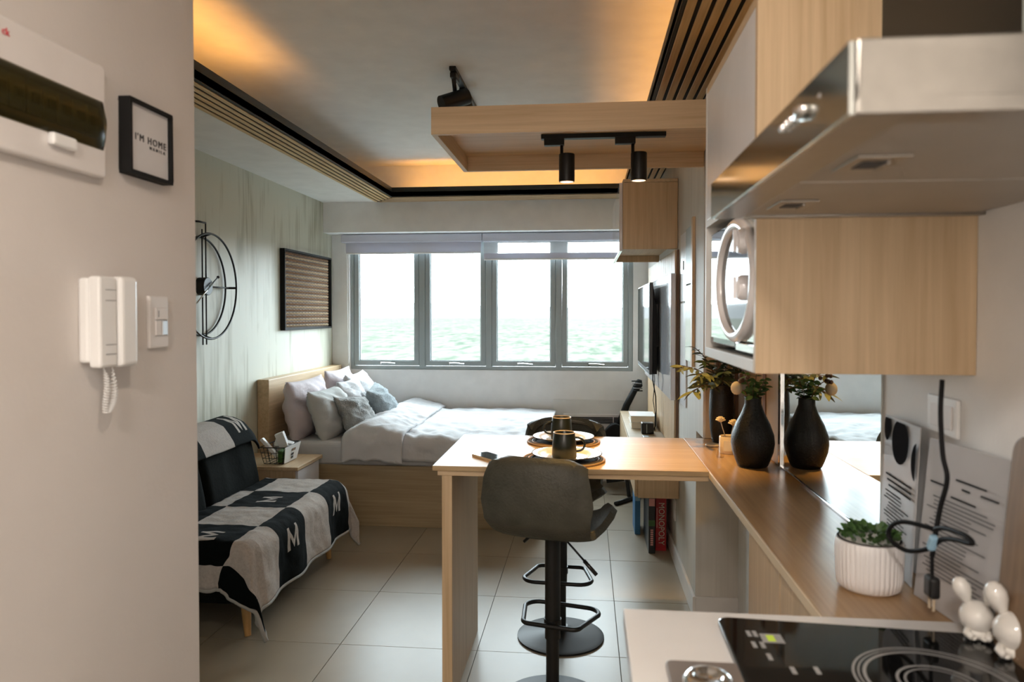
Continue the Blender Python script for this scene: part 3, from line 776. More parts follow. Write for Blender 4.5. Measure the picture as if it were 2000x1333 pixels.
def blank_sheet(s0, s1, w0, w1, ns, nw, fn, name, parent, mat='blanket', solid=.012):
    b = B(); me_uv = []
    vs = []; uvs = []
    for i in range(ns+1):
        for j in range(nw+1):
            s = s0+(s1-s0)*i/ns; w = w0+(w1-w0)*j/nw
            vs.append(fn(s, w)); uvs.append((( w-3.20)/S_GRID, max(-.999, -(s-.395)/S_GRID)))
    fs = [(i*(nw+1)+j, i*(nw+1)+j+1, (i+1)*(nw+1)+j+1, (i+1)*(nw+1)+j) for i in range(ns) for j in range(nw)]
    off = WLOC[parent.name]
    me = bpy.data.meshes.new(name); me.from_pydata([tuple(Vector(v)-off) for v in vs], [], fs)
    ul = me.uv_layers.new(name='UVMap')
    for lp in me.loops: ul.data[lp.index].uv = uvs[lp.vertex_index]
    me.polygons.foreach_set('use_smooth', [True]*len(me.polygons))
    me.materials.append(M[mat]); me.materials.append(M['hem'])
    o = bpy.data.objects.new(name, me); COL.objects.link(o); o.parent = parent
    md = o.modifiers.new('thick', 'SOLIDIFY'); md.thickness = solid; md.offset = 0
    return o
t = thing('blanket', (-1.6, 3.57, .45), 'black and white checkered throw with letter M squares draped over the sofa', 'blanket')
YN, YF = SY0-.012, SY1+.012
def drape(s, w):
    """w = cloth coordinate along Y; past the sofa ends it turns down"""
    x, z = seat_path(s)
    front = max(0.0, s-.50)
    wr = .006*noi(s*9, w*9, 2)+.004*noi(s*22, w*22, 5)
    r = .05
    if w < YN+r:
        q = (YN+r-w); a = min(1.0, q/(r*math.pi/2)); y = YN+r-r*math.sin(a*math.pi/2); z2 = z-r*(1-math.cos(a*math.pi/2))
        d = max(0.0, q-r*math.pi/2)
        # hanging past the near end; at the front corner both falls combine into one fold
        k = min(1.0, front/.12)
        z2 = z2-d*(1-.6*k); y -= .012+.03*k*d/.2
        x += .10*k*d/.2
        dd = min(1.0, d/.12); x -= dd*.11*max(0.0, min(1.0, (s-.30)/.15))*(1-min(1.0, front/.24))
        x += .012*math.sin(d*30+s*9)
        return (x, y+wr, z2+wr)
    if w > YF-r:
        q = w-(YF-r); a = min(1.0, q/(r*math.pi/2)); y = YF-r+r*math.sin(a*math.pi/2); z2 = z-r*(1-math.cos(a*math.pi/2)); d = max(0.0, q-r*math.pi/2)
        k = min(1.0, front/.12)
        return (x+.09*k*d/.1+wr, y+.02*k, z2-d*.9+wr)
    if s > .5: x += .012*math.sin(w*17)*min(1, front*5)+wr
    return (x, w, z+wr)
S1 = .395+.312+.035
blank_sheet(0.0, S1, YN-.17, YF+.09, 70, 130, drape, 'throw_cloth', t)
# hem strip follows the cloth's free edges
hp = [drape(S1, YN-.17+(YF+.09-(YN-.17))*k/80) for k in range(81)]
hp2 = [drape(0.02+(S1-.02)*k/50, YN-.17) for k in range(51)]
B().tube([Vector(p)+Vector((.001, 0, -.006)) for p in hp], .010, 6).build('front_hem', 'hem', t, smooth=True)
B().tube([Vector(p)+Vector((0, -.001, -.006)) for p in hp2], .010, 6).build('side_hem', 'hem', t, smooth=True)
def backpath(s, w):
    # over the top of the back cushion
    L = [(-1.968, .69), (-1.980, .72), (-1.998, .757), (-2.035, .80), (-2.09, .824), (-2.15, .828), (-2.19, .808), (-2.215, .75)]
    f = s*(len(L)-1); i = min(len(L)-2, int(f)); q = f-i
    x = L[i][0]*(1-q)+L[i+1][0]*q; z = L[i][1]*(1-q)+L[i+1][1]*q
    e = max(0, (w-4.08)/.10); z -= .06*e*e
    if w < 3.08: z -= .04*((3.08-w)/.1)**2
    return (x+.012+.004*noi(s*5, w*7, 1), w, z+.004*noi(s*6, w*6, 9))
b = B(); vs = []; uvs = []
ns_, nw_ = 30, 90
for i in range(ns_+1):
    for j in range(nw_+1):
        s = .0+i/ns_; w = 2.99+(4.185-2.99)*j/nw_; vs.append(backpath(s, w)); uvs.append(((w-3.56)/.312, .10+s*.85))
me = bpy.data.meshes.new('back_cloth'); off = WLOC[t.name]
me.from_pydata([tuple(Vector(v)-off) for v in vs], [], [(i*(nw_+1)+j, i*(nw_+1)+j+1, (i+1)*(nw_+1)+j+1, (i+1)*(nw_+1)+j) for i in range(ns_) for j in range(nw_)])
ul = me.uv_layers.new(name='UVMap')
for lp in me.loops: ul.data[lp.index].uv = uvs[lp.vertex_index]
me.polygons.foreach_set('use_smooth', [True]*len(me.polygons)); me.materials.append(M['blanket'])
o = bpy.data.objects.new('back_cloth', me); COL.objects.link(o); o.parent = t
md = o.modifiers.new('thick', 'SOLIDIFY'); md.thickness = .012; md.offset = 0

# ================================================================== PENINSULA TABLE + COUNTER
t = thing('bar_table', (0, 2.94, 0), 'oak peninsula bar table with a full-height end panel', 'table')
bx('table_top', 'top_x', (-.557, .4285, 2.592, 3.283, .866, .884), t, .0015)
bx('under_board', 'oak_x', (-.540, .4285, 2.605, 3.270, .846, .8655), t, .001)
bx('end_panel', 'oak_z', (-.525, -.487, 2.607, 3.235, 0, .846), t, .0015)
t = thing('side_counter', (.56, 2.3, 0), 'long oak counter along the mirror wall', 'counter')
bx('counter_top', 'top_y', (.4295, .698, 1.345, 3.288, .862, .884), t, .0015)
bx('edge_band', 'edge', (.4265, .4294, 1.345, 2.59, .862, .8835), t, .0005)
b = B(); b.box(.452, .68, 1.35, 1.995, .08, .861); b.build('base_cabinet', 'oak_z', t)
for (y0, y1) in ((1.36, 1.675), (1.680, 1.992)):
    bx('door', 'oak_z', (.434, .4515, y0, y1, .085, .855), t, .001)
bx('plinth', 'whitematt', (.47, .68, 1.35, 1.99, 0, .08), t, .001)

# stools
def make_stool(name, loc, rotz, label, base=True):
    t = thing(name, (0,0,0), label, 'bar stool', 'grey bucket bar stools')
    prof = [(-.205, .925, .150), (-.222, .915, .172), (-.228, .86, .190), (-.222, .79, .202), (-.200, .725, .194), (-.150, .680, .180), (-.08, .660, .182), (.0, .655, .194), (.09, .660, .204), (.16, .668, .200), (.205, .665, .172), (.222, .650, .15)]
    b = B(); nu = 20
    def fn(u, v):
        f = v*(len(prof)-1); i = min(len(prof)-2, int(f)); q = f-i
        y, z, w = [prof[i][k]*(1-q)+prof[i+1][k]*q for k in range(3)]
        a = 2*u-1
        back = max(0, min(1, (z-.70)/.1)) if v < .5 else 0
        seat = 1-back
        x = w*a*(1-.06*a*a)
        y += .045*a*a*back + .015*a*a*seat*(1 if v < .5 else 0)
        z += (.012+.030*max(0, min(1, (y+.1)/.2)))*a**4*seat
        z -= (.010*a*a+.035*abs(a)**7)*max(0, 1-v/.16)
        return (x, y, z)
    b.grid(fn, nu, 44)
    o = b.build('seat_shell', 'stool', t, smooth=True, local=True)
    md = o.modifiers.new('thick', 'SOLIDIFY'); md.thickness = .028; md.offset = 1
    md = o.modifiers.new('bev', 'BEVEL'); md.width = .011; md.segments = 3; md.limit_method = 'ANGLE'; md.angle_limit = R(50)
    seam = [fn(k/30, .005) for k in range(31)]
    B().tube([Vector(p)+Vector((0, -.006, .008)) for p in seam], .005, 6).build('piping', 'stooledge', t, smooth=True, local=True)
    B().lathe([(.0, .0), (.192, .0), (.192, .008), (.175, .013), (.08, .026), (.032, .045), (.032, .05), (0, .05)], n=48).build('base', 'black', t, auto=35, local=True)
    B().lathe([(.024, .045), (.024, .24), (.0285, .242), (.0285, .64)], n=24).build('column', 'black', t, auto=35, local=True)
    B().box(-.07, .07, -.07, .07, .622, .640).build('mount_plate', 'black', t, bevel=.004, local=True)
    w, d0, d1, z = .135, -.03, .175, .30
    pts = []
    for (cx, cy, a0, r) in [(w-.045, d1-.06, 0, .055), (-(w-.045), d1-.06, 90, .055), (-(w-.055), d0+.02, 180, .03), ((w-.055), d0+.02, 270, .03)]:
        for k in range(7):
            a = R(a0+90*k/6); pts.append((cx+r*math.cos(a), cy+r*math.sin(a), z))
    B().tube(pts, .0085, 10, True).build('foot_ring', 'black', t, smooth=True, local=True)
    B().cyl((0,0,.285), (0,0,.315), .032, n=24).build('collar', 'black', t, local=True)
    B().tube([(.04, .0, .62), (.09, .0, .57), (.13, .0, .53)], .004, 6).build('lever', 'black', t, smooth=True, local=True)
    B().tube([(.118, 0, .542), (.165, .0, .495)], .0075, 8).build('lever_grip', 'blackplastic', t, smooth=True, local=True)
    t.location = loc; t.rotation_euler = (0, 0, rotz)
    return t
stool = make_stool('bar_stool', (-.122, 2.66, 0), R(-14), 'near grey leatherette bar stool with its back to the viewer')
s2 = copytree(stool, (-.112, 3.215, 0), R(180-4), 'far grey bar stool facing the viewer from behind the table')
for ch in s2.children:
    if ch.name.startswith('lever'): ch.location.z -= .08

# canopy over the table
t = thing('hanging_canopy', (-.02, 2.95, 2.085), 'open oak tray canopy hanging over the bar table', 'canopy')
cz0, cz1 = 2.084, 2.182; th = .02
bx('front_board', 'oak_x', (-.56, .513, 2.60, 2.60+th, cz0, cz1), t, .001)
bx('rear_board', 'oak_x', (-.56+th, .513, 3.305-th, 3.305, cz0, cz1), t, .001)
bx('side_board', 'oak_y', (-.56, -.56+th, 2.60+th, 3.305, cz0, cz1), t, .001)
bx('panel', 'oak_x', (-.54, .513, 2.62, 3.285, 2.150, 2.170), t, .001)
def track(name, p0, p1, w, label):
    t = thing(name, ((p0[0]+p1[0])/2, (p0[1]+p1[1])/2, p0[2]), label, 'track light')
    return t
t = thing('track_light', (.063, 2.92, 2.13), 'black two-head track light under the oak canopy', 'track light')
B().box(-.182, .308, 2.905, 2.938, 2.132, 2.150).build('rail', 'black', t, bevel=.002)
def head(x, y, zt, parent, tilt=0):
    B().box(x-.075, x+.005, y-.014, y+.014, zt-.028, zt).build('adapter', 'black', parent, bevel=.003)
    hx, hy = x+.012, y-.10
    B().tube([(x-.005, y, zt-.026), (x-.005, y, zt-.06), (x-.006, y-.03, zt-.10)], .0065, 8).build('arm', 'black', parent, smooth=True)
    b = B(); b.lathe([(.0, .0), (.030, .0), (.031, -.004), (.031, -.106), (.029, -.108), (.0265, -.108), (.0265, -.106), (.0, -.106)], (x+.016, y-.035, zt-.07), 32)
    h = b.build('lamp_head', 'black', parent, auto=35)
    B().lathe([(.0, -.1062), (.0255, -.1062), (.0255, -.1078), (0, -.1085)], (x+.016, y-.035, zt-.07), 24).build('lens', 'bulb', h)
    B().tube([(x+.016+.0275*math.cos(a*math.pi/12), y-.035+.0275*math.sin(a*math.pi/12), zt-.178) for a in range(24)], .002, 6, True).build('rim', 'rim', h, smooth=True)
head(-.095, 2.92, 2.134, t); head(.185, 2.92, 2.134, t)
# ceiling track light
t = thing('ceiling_track_light', (-.66, 3.9, ZC), 'black track light on the ceiling above the oak canopy', 'track light')
B().box(-.678, -.645, 3.57, 4.65, ZC-.020, ZC-.0005).build('rail', 'black', t, bevel=.002)
B().box(-.680, -.648, 3.60, 3.70, ZC-.045, ZC-.020).build('adapter', 'black', t, bevel=.003)
B().tube([(-.668, 3.64, ZC-.04), (-.672, 3.70, ZC-.09)], .011, 8).build('arm', 'black', t, smooth=True)
B().cyl((-.615, 3.74, ZC-.10), (-.735, 3.66, ZC-.160), .042, n=24).build('lamp_head', 'black', t, auto=35)
B().box(-.680, -.648, 3.86, 3.98, ZC-.045, ZC-.020).build('adapter', 'black', t, bevel=.003)
B().cyl((-.66, 3.93, ZC-.06), (-.64, 4.0, ZC-.16), .034, n=24).build('lamp_head', 'black', t, auto=35)

# ================================================================== ON THE TABLE
ZT = .884
def placemat(x, y, label):
    t = thing('placemat', (x, y, ZT), label, 'placemat', 'round placemats')
    B().lathe([(0, 0), (.118, 0), (.118, .004), (0, .0045)], n=48).build('centre', 'mat_dark', t, local=True)
    for k, r in enumerate((.123, .133, .143, .153)):
        B().tube([(r*math.cos(2*math.pi*q/48), r*math.sin(2*math.pi*q/48), .0042) for q in range(48)], .0048, 6, True).build('coil', 'mat_edge' if k % 2 else 'mat_dark', t, smooth=True, local=True)
    return t
pm = placemat(-.085, 2.745, 'dark round rattan placemat on the near side of the table')
copytree(pm, (-.098, 3.125, ZT), label='dark round rattan placemat on the far side of the table')
def plate(x, y, label):
    t = thing('plate', (x, y, ZT+.0095), label, 'plate', 'white dinner plates')
    B().lathe([(0, .0), (.07, .0), (.08, .003), (.130, .017), (.131, .019), (.128, .0195), (.082, .007), (.07, .0055), (0, .005)], n=56).build('dish', 'plate', t, smooth=True, local=True)
    B().tube([(.131*math.cos(2*math.pi*q/56), .131*math.sin(2*math.pi*q/56), .0185) for q in range(56)], .0018, 6, True).build('dark_rim', 'mat_dark', t, smooth=True, local=True)
    return t
pl = plate(-.073, 2.745, 'white dinner plate under the near mug')
copytree(pl, (-.098, 3.125, ZT+.0095), label='white dinner plate under the far mug')
def mug(x, y, ang, label):
    z = ZT+.0150
    t = thing('mug', (x, y, z), label, 'mug', 'dark green mugs')
    B().lathe([(0, 0), (.044, 0), (.047, .003), (.0445, .05), (.040, .092), (.0385, .094), (.0365, .092), (.041, .05), (.0430, .010), (0, .008)], n=40).build('cup', 'mug', t, smooth=True, local=True)
    B().tube([(.0393*math.cos(2*math.pi*q/40), .0393*math.sin(2*math.pi*q/40), .0935) for q in range(40)], .0022, 6, True).build('glazed_rim', 'rim', t, smooth=True, local=True)
    hp = []
    for k in range(13):
        a = math.pi*(k/12)-math.pi/2; hp.append((.041+.036*math.cos(a)**.8 if abs(math.cos(a)) > 1e-6 else .041, 0, .048+.026*math.sin(a)))
    B().tube(hp, .0042, 8).build('handle', 'mug', t, smooth=True, local=True)
    t.rotation_euler = (0, 0, ang)
    return t
mg = mug(-.082, 2.72, R(8), 'near dark mug on the front plate, handle to the right')
copytree(mg, (-.106, 3.12, ZT+.0150), R(190), label='far dark mug on the back plate, handle to the left')
# phone
t = thing('phone', (-.366, 2.752, ZT), 'black smartphone lying face up on the table', 'phone')
t.rotation_euler = (0, 0, R(-49))
def rr2(w, h, r, z, n=5):
    pts = []
    for (cx, cy, a0) in [(w-r, h-r, 0), (-w+r, h-r, 90), (-w+r, -h+r, 180), (w-r, -h+r, 270)]:
        for k in range(n+1):
            a = R(a0+90*k/n); pts.append((cx+r*math.cos(a), cy+r*math.sin(a), z))
    return pts
B().prism(rr2(.078, .037, .009, .0), (0,0,.008)).build('body', 'edge', t, local=True, bevel=.001)
B().prism(rr2(.076, .035, .008, .0081), (0,0,.0012)).build('screen', 'gloss_black', t, local=True)

# ================================================================== CORNER DECOR
t = thing('vase', (.60, 2.705, ZT), 'bulbous matte black ceramic vase nearest on the counter', 'vase')
B().lathe([(0, 0), (.048, 0), (.054, .006), (.060, .02), (.072, .055), (.0765, .085), (.074, .115), (.060, .155), (.040, .195), (.0295, .225), (.0285, .245), (.031, .252), (.027, .252), (.025, .225), (0, .21)], (.60, 2.705, ZT), 40).build('body', 'vase', t, smooth=True)
t = thing('tall_vase', (.578, 3.20, ZT), 'tall straight black vase behind, beside the corner wall', 'vase')
B().lathe([(0, 0), (.036, 0), (.040, .01), (.048, .06), (.052, .13), (.050, .20), (.046, .245), (.049, .25), (.044, .25), (.042, .22), (0, .2)], (.578, 3.20, ZT), 36).build('body', 'vase', t, smooth=True)
def leafmesh(L, W, mat_):
    b = B(); n = 5
    vs = []; fs = []
    for i in range(n+1):
        f = i/n; w = W*math.sin(math.pi*min(.97, f*.93+.04))**.8/2; z = -L*.25*f*f
        vs += [(-w, f*L, z+.15*w), (0, f*L, z), (w, f*L, z+.15*w)]
    for i in range(n):
        a = i*3; fs += [(a, a+1, a+4, a+3), (a+1, a+2, a+5, a+4)]
    b.add(vs, fs); me = b.mesh('leaf', smooth=True); me.materials.append(M[mat_]); return me
LM = {k: leafmesh(*v) for k, v in {'olive': (.085, .024, 'leaf_olive'), 'green': (.042, .028, 'leaf'), 'dark': (.06, .026, 'leaf_dark')}.items()}
def add_leaf(parent, kind, p, d, roll, sc=1):
    o = bpy.data.objects.new('leaf', LM[kind]); COL.objects.link(o); o.parent = parent
    off = WLOC[parent.name]
    q = Vector(d).to_track_quat('Y', 'Z').to_matrix() @ Matrix.Rotation(roll, 3, 'Y')
    mt = Matrix.Translation(Vector(p)-off) @ q.to_4x4() @ Matrix.Scale(sc, 4); o.matrix_local = mt; return o
def branch(parent, base, tip, sag, r=.0018, mat_='stem', n=8):
    base, tip = Vector(base), Vector(tip); pts = []
    for k in range(n+1):
        f = k/n; p = base.lerp(tip, f); p.z += sag*math.sin(math.pi*f); pts.append(p)
    B().tube(pts, r, 5).build('stem', mat_, parent, smooth=True); return pts
rnd = random.Random(3)
t = thing('leafy_branches', (.578, 3.20, ZT+.21), 'olive green artificial leafy branches in the tall vase', 'foliage')
for (tx, ty, tz, kind) in [(.40, 3.10, 1.215, 'olive'), (.435, 3.02, 1.12, 'olive'), (.46, 3.16, 1.29, 'dark'), (.53, 3.06, 1.27, 'dark'), (.50, 3.18, 1.15, 'olive'), (.60, 3.12, 1.25, 'dark'), (.45, 3.0, 1.19, 'olive'), (.64, 3.14, 1.21, 'dark'), (.48, 3.08, 1.24, 'dark'), (.50, 3.10, 1.18, 'dark'), (.56, 3.08, 1.16, 'olive'), (.58, 3.05, 1.23, 'dark'), (.55, 3.0, 1.20, 'dark')]:
    pts = branch(t, (.578, 3.20, ZT+.205), (tx, ty, tz), .035)
    for k in range(2, 9):
        d = (pts[k]-pts[k-1]).normalized()
        for sgn in (1, -1):
            side = Vector((d.y, -d.x, 0)); side = side.normalized() if side.length > .05 else Vector((1, 0, 0))
            dd = d*.7+side*sgn*.7+Vector((0, 0, rnd.uniform(-.55, .15)))
            add_leaf(t, kind, pts[k], dd, rnd.uniform(-1, 1), rnd.uniform(.65, 1.0)*(.9 if kind == 'olive' else .85))
t = thing('flower_sprig', (.60, 2.705, ZT+.24), 'small green leaves and a cream bud in the bulbous vase', 'foliage')
for (tx, ty, tz) in [(.60, 2.69, 1.19), (.57, 2.70, 1.22), (.635, 2.68, 1.20), (.62, 2.73, 1.24), (.585, 2.64, 1.17), (.645, 2.72, 1.17)]:
    pts = branch(t, (.60, 2.705, ZT+.215), (tx, ty, tz), .006, .0013)
    for k in range(3, 9):
        for sgn in (1, -1):
            add_leaf(t, 'green', pts[k], (sgn*rnd.uniform(.4, 1), rnd.uniform(-.6, .6), rnd.uniform(-.2, .5)), rnd.uniform(-1.2, 1.2), rnd.uniform(.4, .75))
pts = branch(t, (.60, 2.705, ZT+.215), (.532, 2.66, 1.172), .02)
B().sphere((.532, 2.655, 1.172), .021, 14, (1, 1, 1.15)).build('bud', 'flower', t, smooth=True)
pts = branch(t, (.60, 2.705, ZT+.215), (.56, 2.64, 1.20), .02)
for q in range(7): B().sphere((.555+rnd.uniform(-.018, .018), 2.64+rnd.uniform(-.015, .015), 1.205+rnd.uniform(-.012, .015)), .008, 8).build('berry', 'stem', t, smooth=True)
# reed diffuser
t = thing('reed_diffuser', (.565, 2.95, ZT), 'small cream candle jar diffuser with two dried flowers', 'diffuser')
B().lathe([(0, 0), (.038, 0), (.040, .004), (.040, .064), (.038, .068), (.034, .064), (.034, .01), (0, .008)], (.565, 2.95, ZT), 32).build('jar', 'glass_frost', t, auto=40)
B().obox((.551, 2.9115, ZT+.034), (.030, .0015, .040), (0, 0, R(-20))).build('label_card', 'label', t)
for (x, y, z, r) in [(.527, 2.935, 1.012, .0195), (.575, 2.925, 1.001, .021)]:
    st = B(); st.tube([(.562, 2.95, ZT+.02), (x, y, z)], .0018, 6); st.build('reed', 'rim', t, smooth=True)
    fw = B(); fw.sphere((x, y, z+.004), r*.55, 10, (1, 1, .7))
    for ring_i in range(3):
        for k in range(12):
            a = 2*math.pi*k/12+ring_i*.26; el = .15+ring_i*.5
            dx, dy, dz = math.cos(a)*math.cos(el), math.sin(a)*math.cos(el), math.sin(el)
            fw.tube([(x, y, z), (x+dx*r, y+dy*r, z+dz*r*.8+.004)], [.0035, .0022], 4)
    fw.build('flower_head', 'flower', t, smooth=True)
B().lathe([(0, 0), (.014, 0), (.016, .01), (.010, .028), (.006, .04), (0, .04)], (.513, 2.86, ZT), 20).build('glass_bottle', 'acrylic', None, smooth=True, tag=('tiny clear glass bottle beside the black vase on the counter', 'bottle'))
bd = B(); bd.tube([(.525+.028*math.cos(k/12*math.pi*2), 3.085+.02*math.sin(k/12*math.pi*2), ZT+.006) for k in range(12)], .005, 6, True)
bd.build('bracelet', 'rim', None, smooth=True, tag=('small beaded loop lying at the foot of the tall vase', 'ornament'))

# mirror on kitchen wall
t = thing('wall_mirror', (XK-.012, 2.5, ZT), 'large frameless mirror with chrome strip and tan side board above the oak counter', 'mirror')
bx('mirror_panel', 'mirror', (XK-.006, XK-.0005, 1.80, 2.668, ZT+.004, 1.62), t, 0)
bx('side_board', 'tanboard', (XK-.006, XK-.0005, 2.70, 3.275, ZT+.004, 1.62), t, 0)
bx('dark_strip', 'darkoak_z', (XK-.012, XK-.0062, 2.90, 2.94, ZT+.004, 1.62), t, .001)
bx('chrome_strip', 'chrome', (XK-.014, XK-.0005, 2.669, 2.699, ZT+.001, 1.62), t, .003)
bx('bottom_rail', 'chrome', (XK-.010, XK-.0062, 1.80, 2.668, ZT+.0005, ZT+.008), t, .001)
# planks on the return wall (seen in the mirror and behind the vases)
for k, (x0, x1, m_) in enumerate([(XR+.01, XR+.045, 'oak_z'), (XR+.055, XR+.075, 'darkoak_z'), (XR+.10, XR+.12, 'oak_z'), (XR+.135, XR+.15, 'darkoak_z')]):
    bx('trim_%d' % (k+2), m_, (x0, x1, 3.278, 3.2895, ZT+.002, 1.9), None, .001)['kind'] = 'structure'

# ================================================================== RIGHT WALL: panels, TV wall
t = thing('wall_panel_mirror', (XR, 3.66, 1.1), 'narrow grey glass panels with oak edge on the right wall', 'wall mirror')
bx('upper_glass', 'alu', (XR-.012, XR-.0005, 3.60, 3.80, 1.585, 1.865), t, .001)
bx('lower_glass', 'whitegloss', (XR-.012, XR-.0005, 3.60, 3.80, 1.20, 1.577), t, .001)
bx('oak_edge', 'oak_z', (XR-.014, XR-.0005, 3.55, 3.598, 1.18, 1.90), t, .001)
t = thing('wall_cover', (XR, 3.9, 1.2), 'pale glossy cover panels on the right wall next to the television wall', 'wall panel')
bx('upper_cover', 'white', (XR-.008, XR-.0005, 3.81, 4.03, 1.50, 1.86), t, .002)
bx('lower_cover', 'white', (XR-.008, XR-.0005, 3.81, 4.03, .95, 1.492), t, .002)
B().lathe([(0, -.004), (.012, -.004), (.012, 0), (0, 0)], (XR-.008, 3.91, 1.69), 20, Matrix.Rotation(R(90), 3, 'Y'), sx=2).build('oval_pull', 'alu', t)

t = thing('tv_wall_panel', (XR, 5.0, .65), 'reeded oak backing panel behind the television', 'wall panel')
bx('backing', 'darkoak_z', (XR-.012, XR-.0005, 4.15, 5.92, .655, 1.795), t, .001)
k = 0; y = 4.16
while y < 5.9:
    bx('slat', 'oak_z', (XR-.024, XR-.0121, y, y+.030, .655, 1.795), t, .002); y += .042
bx('gloss_board', 'whitegloss', (XR-.052, XR-.0242, 4.10, 5.88, .955, 1.66), t, .004)

t = thing('wall_cabinet', (.34, 4.8, 1.80), 'oak wall cabinet with glossy white doors above the television', 'wall cabinet')
bx('side_panel', 'oak_z', (.205, .513, 4.22, 4.238, 1.805, 2.185), t, .001)
bx('side_panel', 'oak_z', (.205, .513, 5.28, 5.298, 1.805, 2.185), t, .001)
bx('top_panel', 'oak_y', (.205, .513, 4.215, 5.30, 2.186, 2.204), t, .001)
bx('bottom_panel', 'oak_y', (.205, .513, 4.2385, 5.2795, 1.85, 1.868), t, .001)
bx('back_panel', 'oak_y', (.500, .513, 4.2385, 5.2795, 1.8685, 2.185), t, .001)
bx('door', 'whitegloss', (.185, .2035, 4.222, 4.755, 1.795, 2.185), t, .002)
bx('door', 'whitegloss', (.185, .2035, 4.760, 5.296, 1.795, 2.185), t, .002)

t = thing('tv_console', (.38, 5.0, .40), 'floating oak console shelf below the television', 'console')
bx('body', 'oak_z', (.288, .513, 4.10, 5.92, .405, .632), t, .002)
bx('top', 'bedwood', (.27, .513, 4.08, 5.93, .6325, .65), t, .002)
bx('drawer_front', 'oak_y', (.270, .2875, 4.11, 4.70, .41, .628), t, .002)
bx('drawer_front', 'oak_y', (.270, .2875, 4.705, 5.30, .41, .628), t, .002)
bx('drawer_front', 'oak_y', (.270, .2875, 5.305, 5.91, .41, .628), t, .002)

t = thing('television', (.42, 5.2, 1.06), 'flat black television on a wall arm, screen facing the room', 'television')
bx('bezel', 'blackplastic', (.398, .420, 4.70, 5.72, 1.048, 1.635), t, .003)
bx('screen', 'gloss_black', (.3955, .3978, 4.71, 5.71, 1.075, 1.626), t, 0)
B().prism([(.4201, 4.702, 1.05), (.447, 4.702, 1.05), (.447, 4.702, 1.44), (.4201, 4.702, 1.62)], (0, 1.01, 0)).build('rear_housing', 'blackmatt', t, bevel=.003)
bx('wall_arm', 'black', (.4482, .4625, 4.80, 5.10, 1.22, 1.50), t, .002)
bx('bottom_lip', 'alu', (.397, .4195, 4.71, 5.71, 1.0445, 1.0478), t, 0)
tv_t = t
cb = B(); cb.tube([(.435, 4.86, 1.10), (.43, 4.80, 1.0), (.445, 4.76, .9), (.452, 4.80, .8), (.45, 4.83, .70), (.43, 4.80, .662), (.41, 4.78, .656)], .004, 6)
cb.build('power_cable', 'cable', tv_t, smooth=True)
cb = B(); cb.tube([(.440, 4.93, 1.13), (.452, 4.91, 1.0), (.446, 4.90, .92), (.440, 4.885, .86), (.452, 4.875, .78), (.450, 4.865, .66)], .0025, 6)
cb.build('antenna_cable', 'cable', tv_t, smooth=True)
def book(c, label, mat_):
    t = thing('book', ((c[0]+c[1])/2, (c[2]+c[3])/2, c[4]), label, 'book', 'books on the console')
    bx('pages', 'label', (c[0]+.003, c[1]-.003, c[2]+.004, c[3]-.004, c[4]+.002, c[5]-.002), t, 0)
    b = B(); b.box(c[0], c[1], c[2], c[3], c[5]-.002, c[5]); b.box(c[0], c[1], c[2], c[3], c[4], c[4]+.002); b.box(c[1]-.003, c[1], c[2], c[3], c[4]+.002, c[5]-.002)
    b.build('cover', mat_, t)
book((.305, .475, 5.02, 5.25, .6502, .693), 'lower of two thick white books on the console', 'greycotton')
book((.300, .470, 5.01, 5.25, .6935, .738), 'upper thick white book on the console with patterned cover', 'whitematt')
t = thing('camera_box', (.40, 4.83, .65), 'small black electronic box on the console before the books', 'device')
bx('case', 'blackplastic', (.358, .438, 4.795, 4.865, .6502, .722), t, .006)
bx('edge_strip', 'alu', (.390, .394, 4.7935, 4.7948, .655, .715), t, 0)
t = thing('remote_control', (.37, 4.63, .65), 'small dark remote control lying on the console', 'remote control')
bx('body', 'blackplastic', (.352, .392, 4.56, 4.66, .6502, .668), t, .004)
bx('keypad', 'alu', (.358, .386, 4.575, 4.62, .6682, .6692), t, 0)

# air conditioner
t = thing('air_conditioner', (.04, 6.22, .30), 'window type air conditioner in a boxed recess below the window', 'air conditioner')
bx('surround', 'whitematt', (-.285, .372, 6.225, 6.2495, .25, .70), t, .003)
bx('unit_body', 'plastic', (-.195, .330, 6.175, 6.2245, .27, .583), t, .005)
bx('grille_recess', 'ink', (-.165, .222, 6.1735, 6.1748, .505, .562), t, 0)
bx('control_panel', 'ink', (.230, .305, 6.1735, 6.1748, .505, .562), t, 0)
for k in range(4): bx('louvre', 'greyink', (-.165, .222, 6.168, 6.1733, .510+k*.013, .514+k*.013), t, 0)
for k in range(7): bx('rib', 'whitematt', (-.165, .305, 6.172, 6.1748, .29+k*.028, .302+k*.028), t, 0)

# guitar on stand
t = thing('guitar', (.25, 6.0, .06), 'black guitar bag leaning in the corner beside the console', 'guitar')
gp = []
for k in range(40):
    a = 2*math.pi*k/40; r = .15*(1-.18*math.cos(2*a)**2)+.02*math.cos(a)
    gp.append((.235+r*.9*math.cos(a)+.10*0, 5.985, .30+.235*math.sin(a)))
B().prism(gp, (.0, .09, 0)).build('body', 'blackmatt', t, bevel=.015)
B().tube([(.27, 6.04, .50), (.33, 6.06, .68), (.405, 6.09, .82)], [.036, .028, .026], 10).build('neck', 'blackmatt', t, smooth=True)
hh = B(); hh.tube([(.405, 6.09, .81), (.43, 6.10, .85), (.44, 6.105, .888)], [.030, .036, .018], 10); hh.build('headstock', 'blackmatt', t, smooth=True)
for k in range(5): B().tube([(.39-.005*k, 6.055, .80+.02*k), (.46-.003*k, 6.06, .80+.02*k)], .005, 6).build('strap_cord', 'greyink' if k % 2 else 'blackmatt', t, smooth=True)
t = thing('guitar_stand', (.26, 5.75, 0), 'black tubular stand foot on the floor near the console', 'stand')
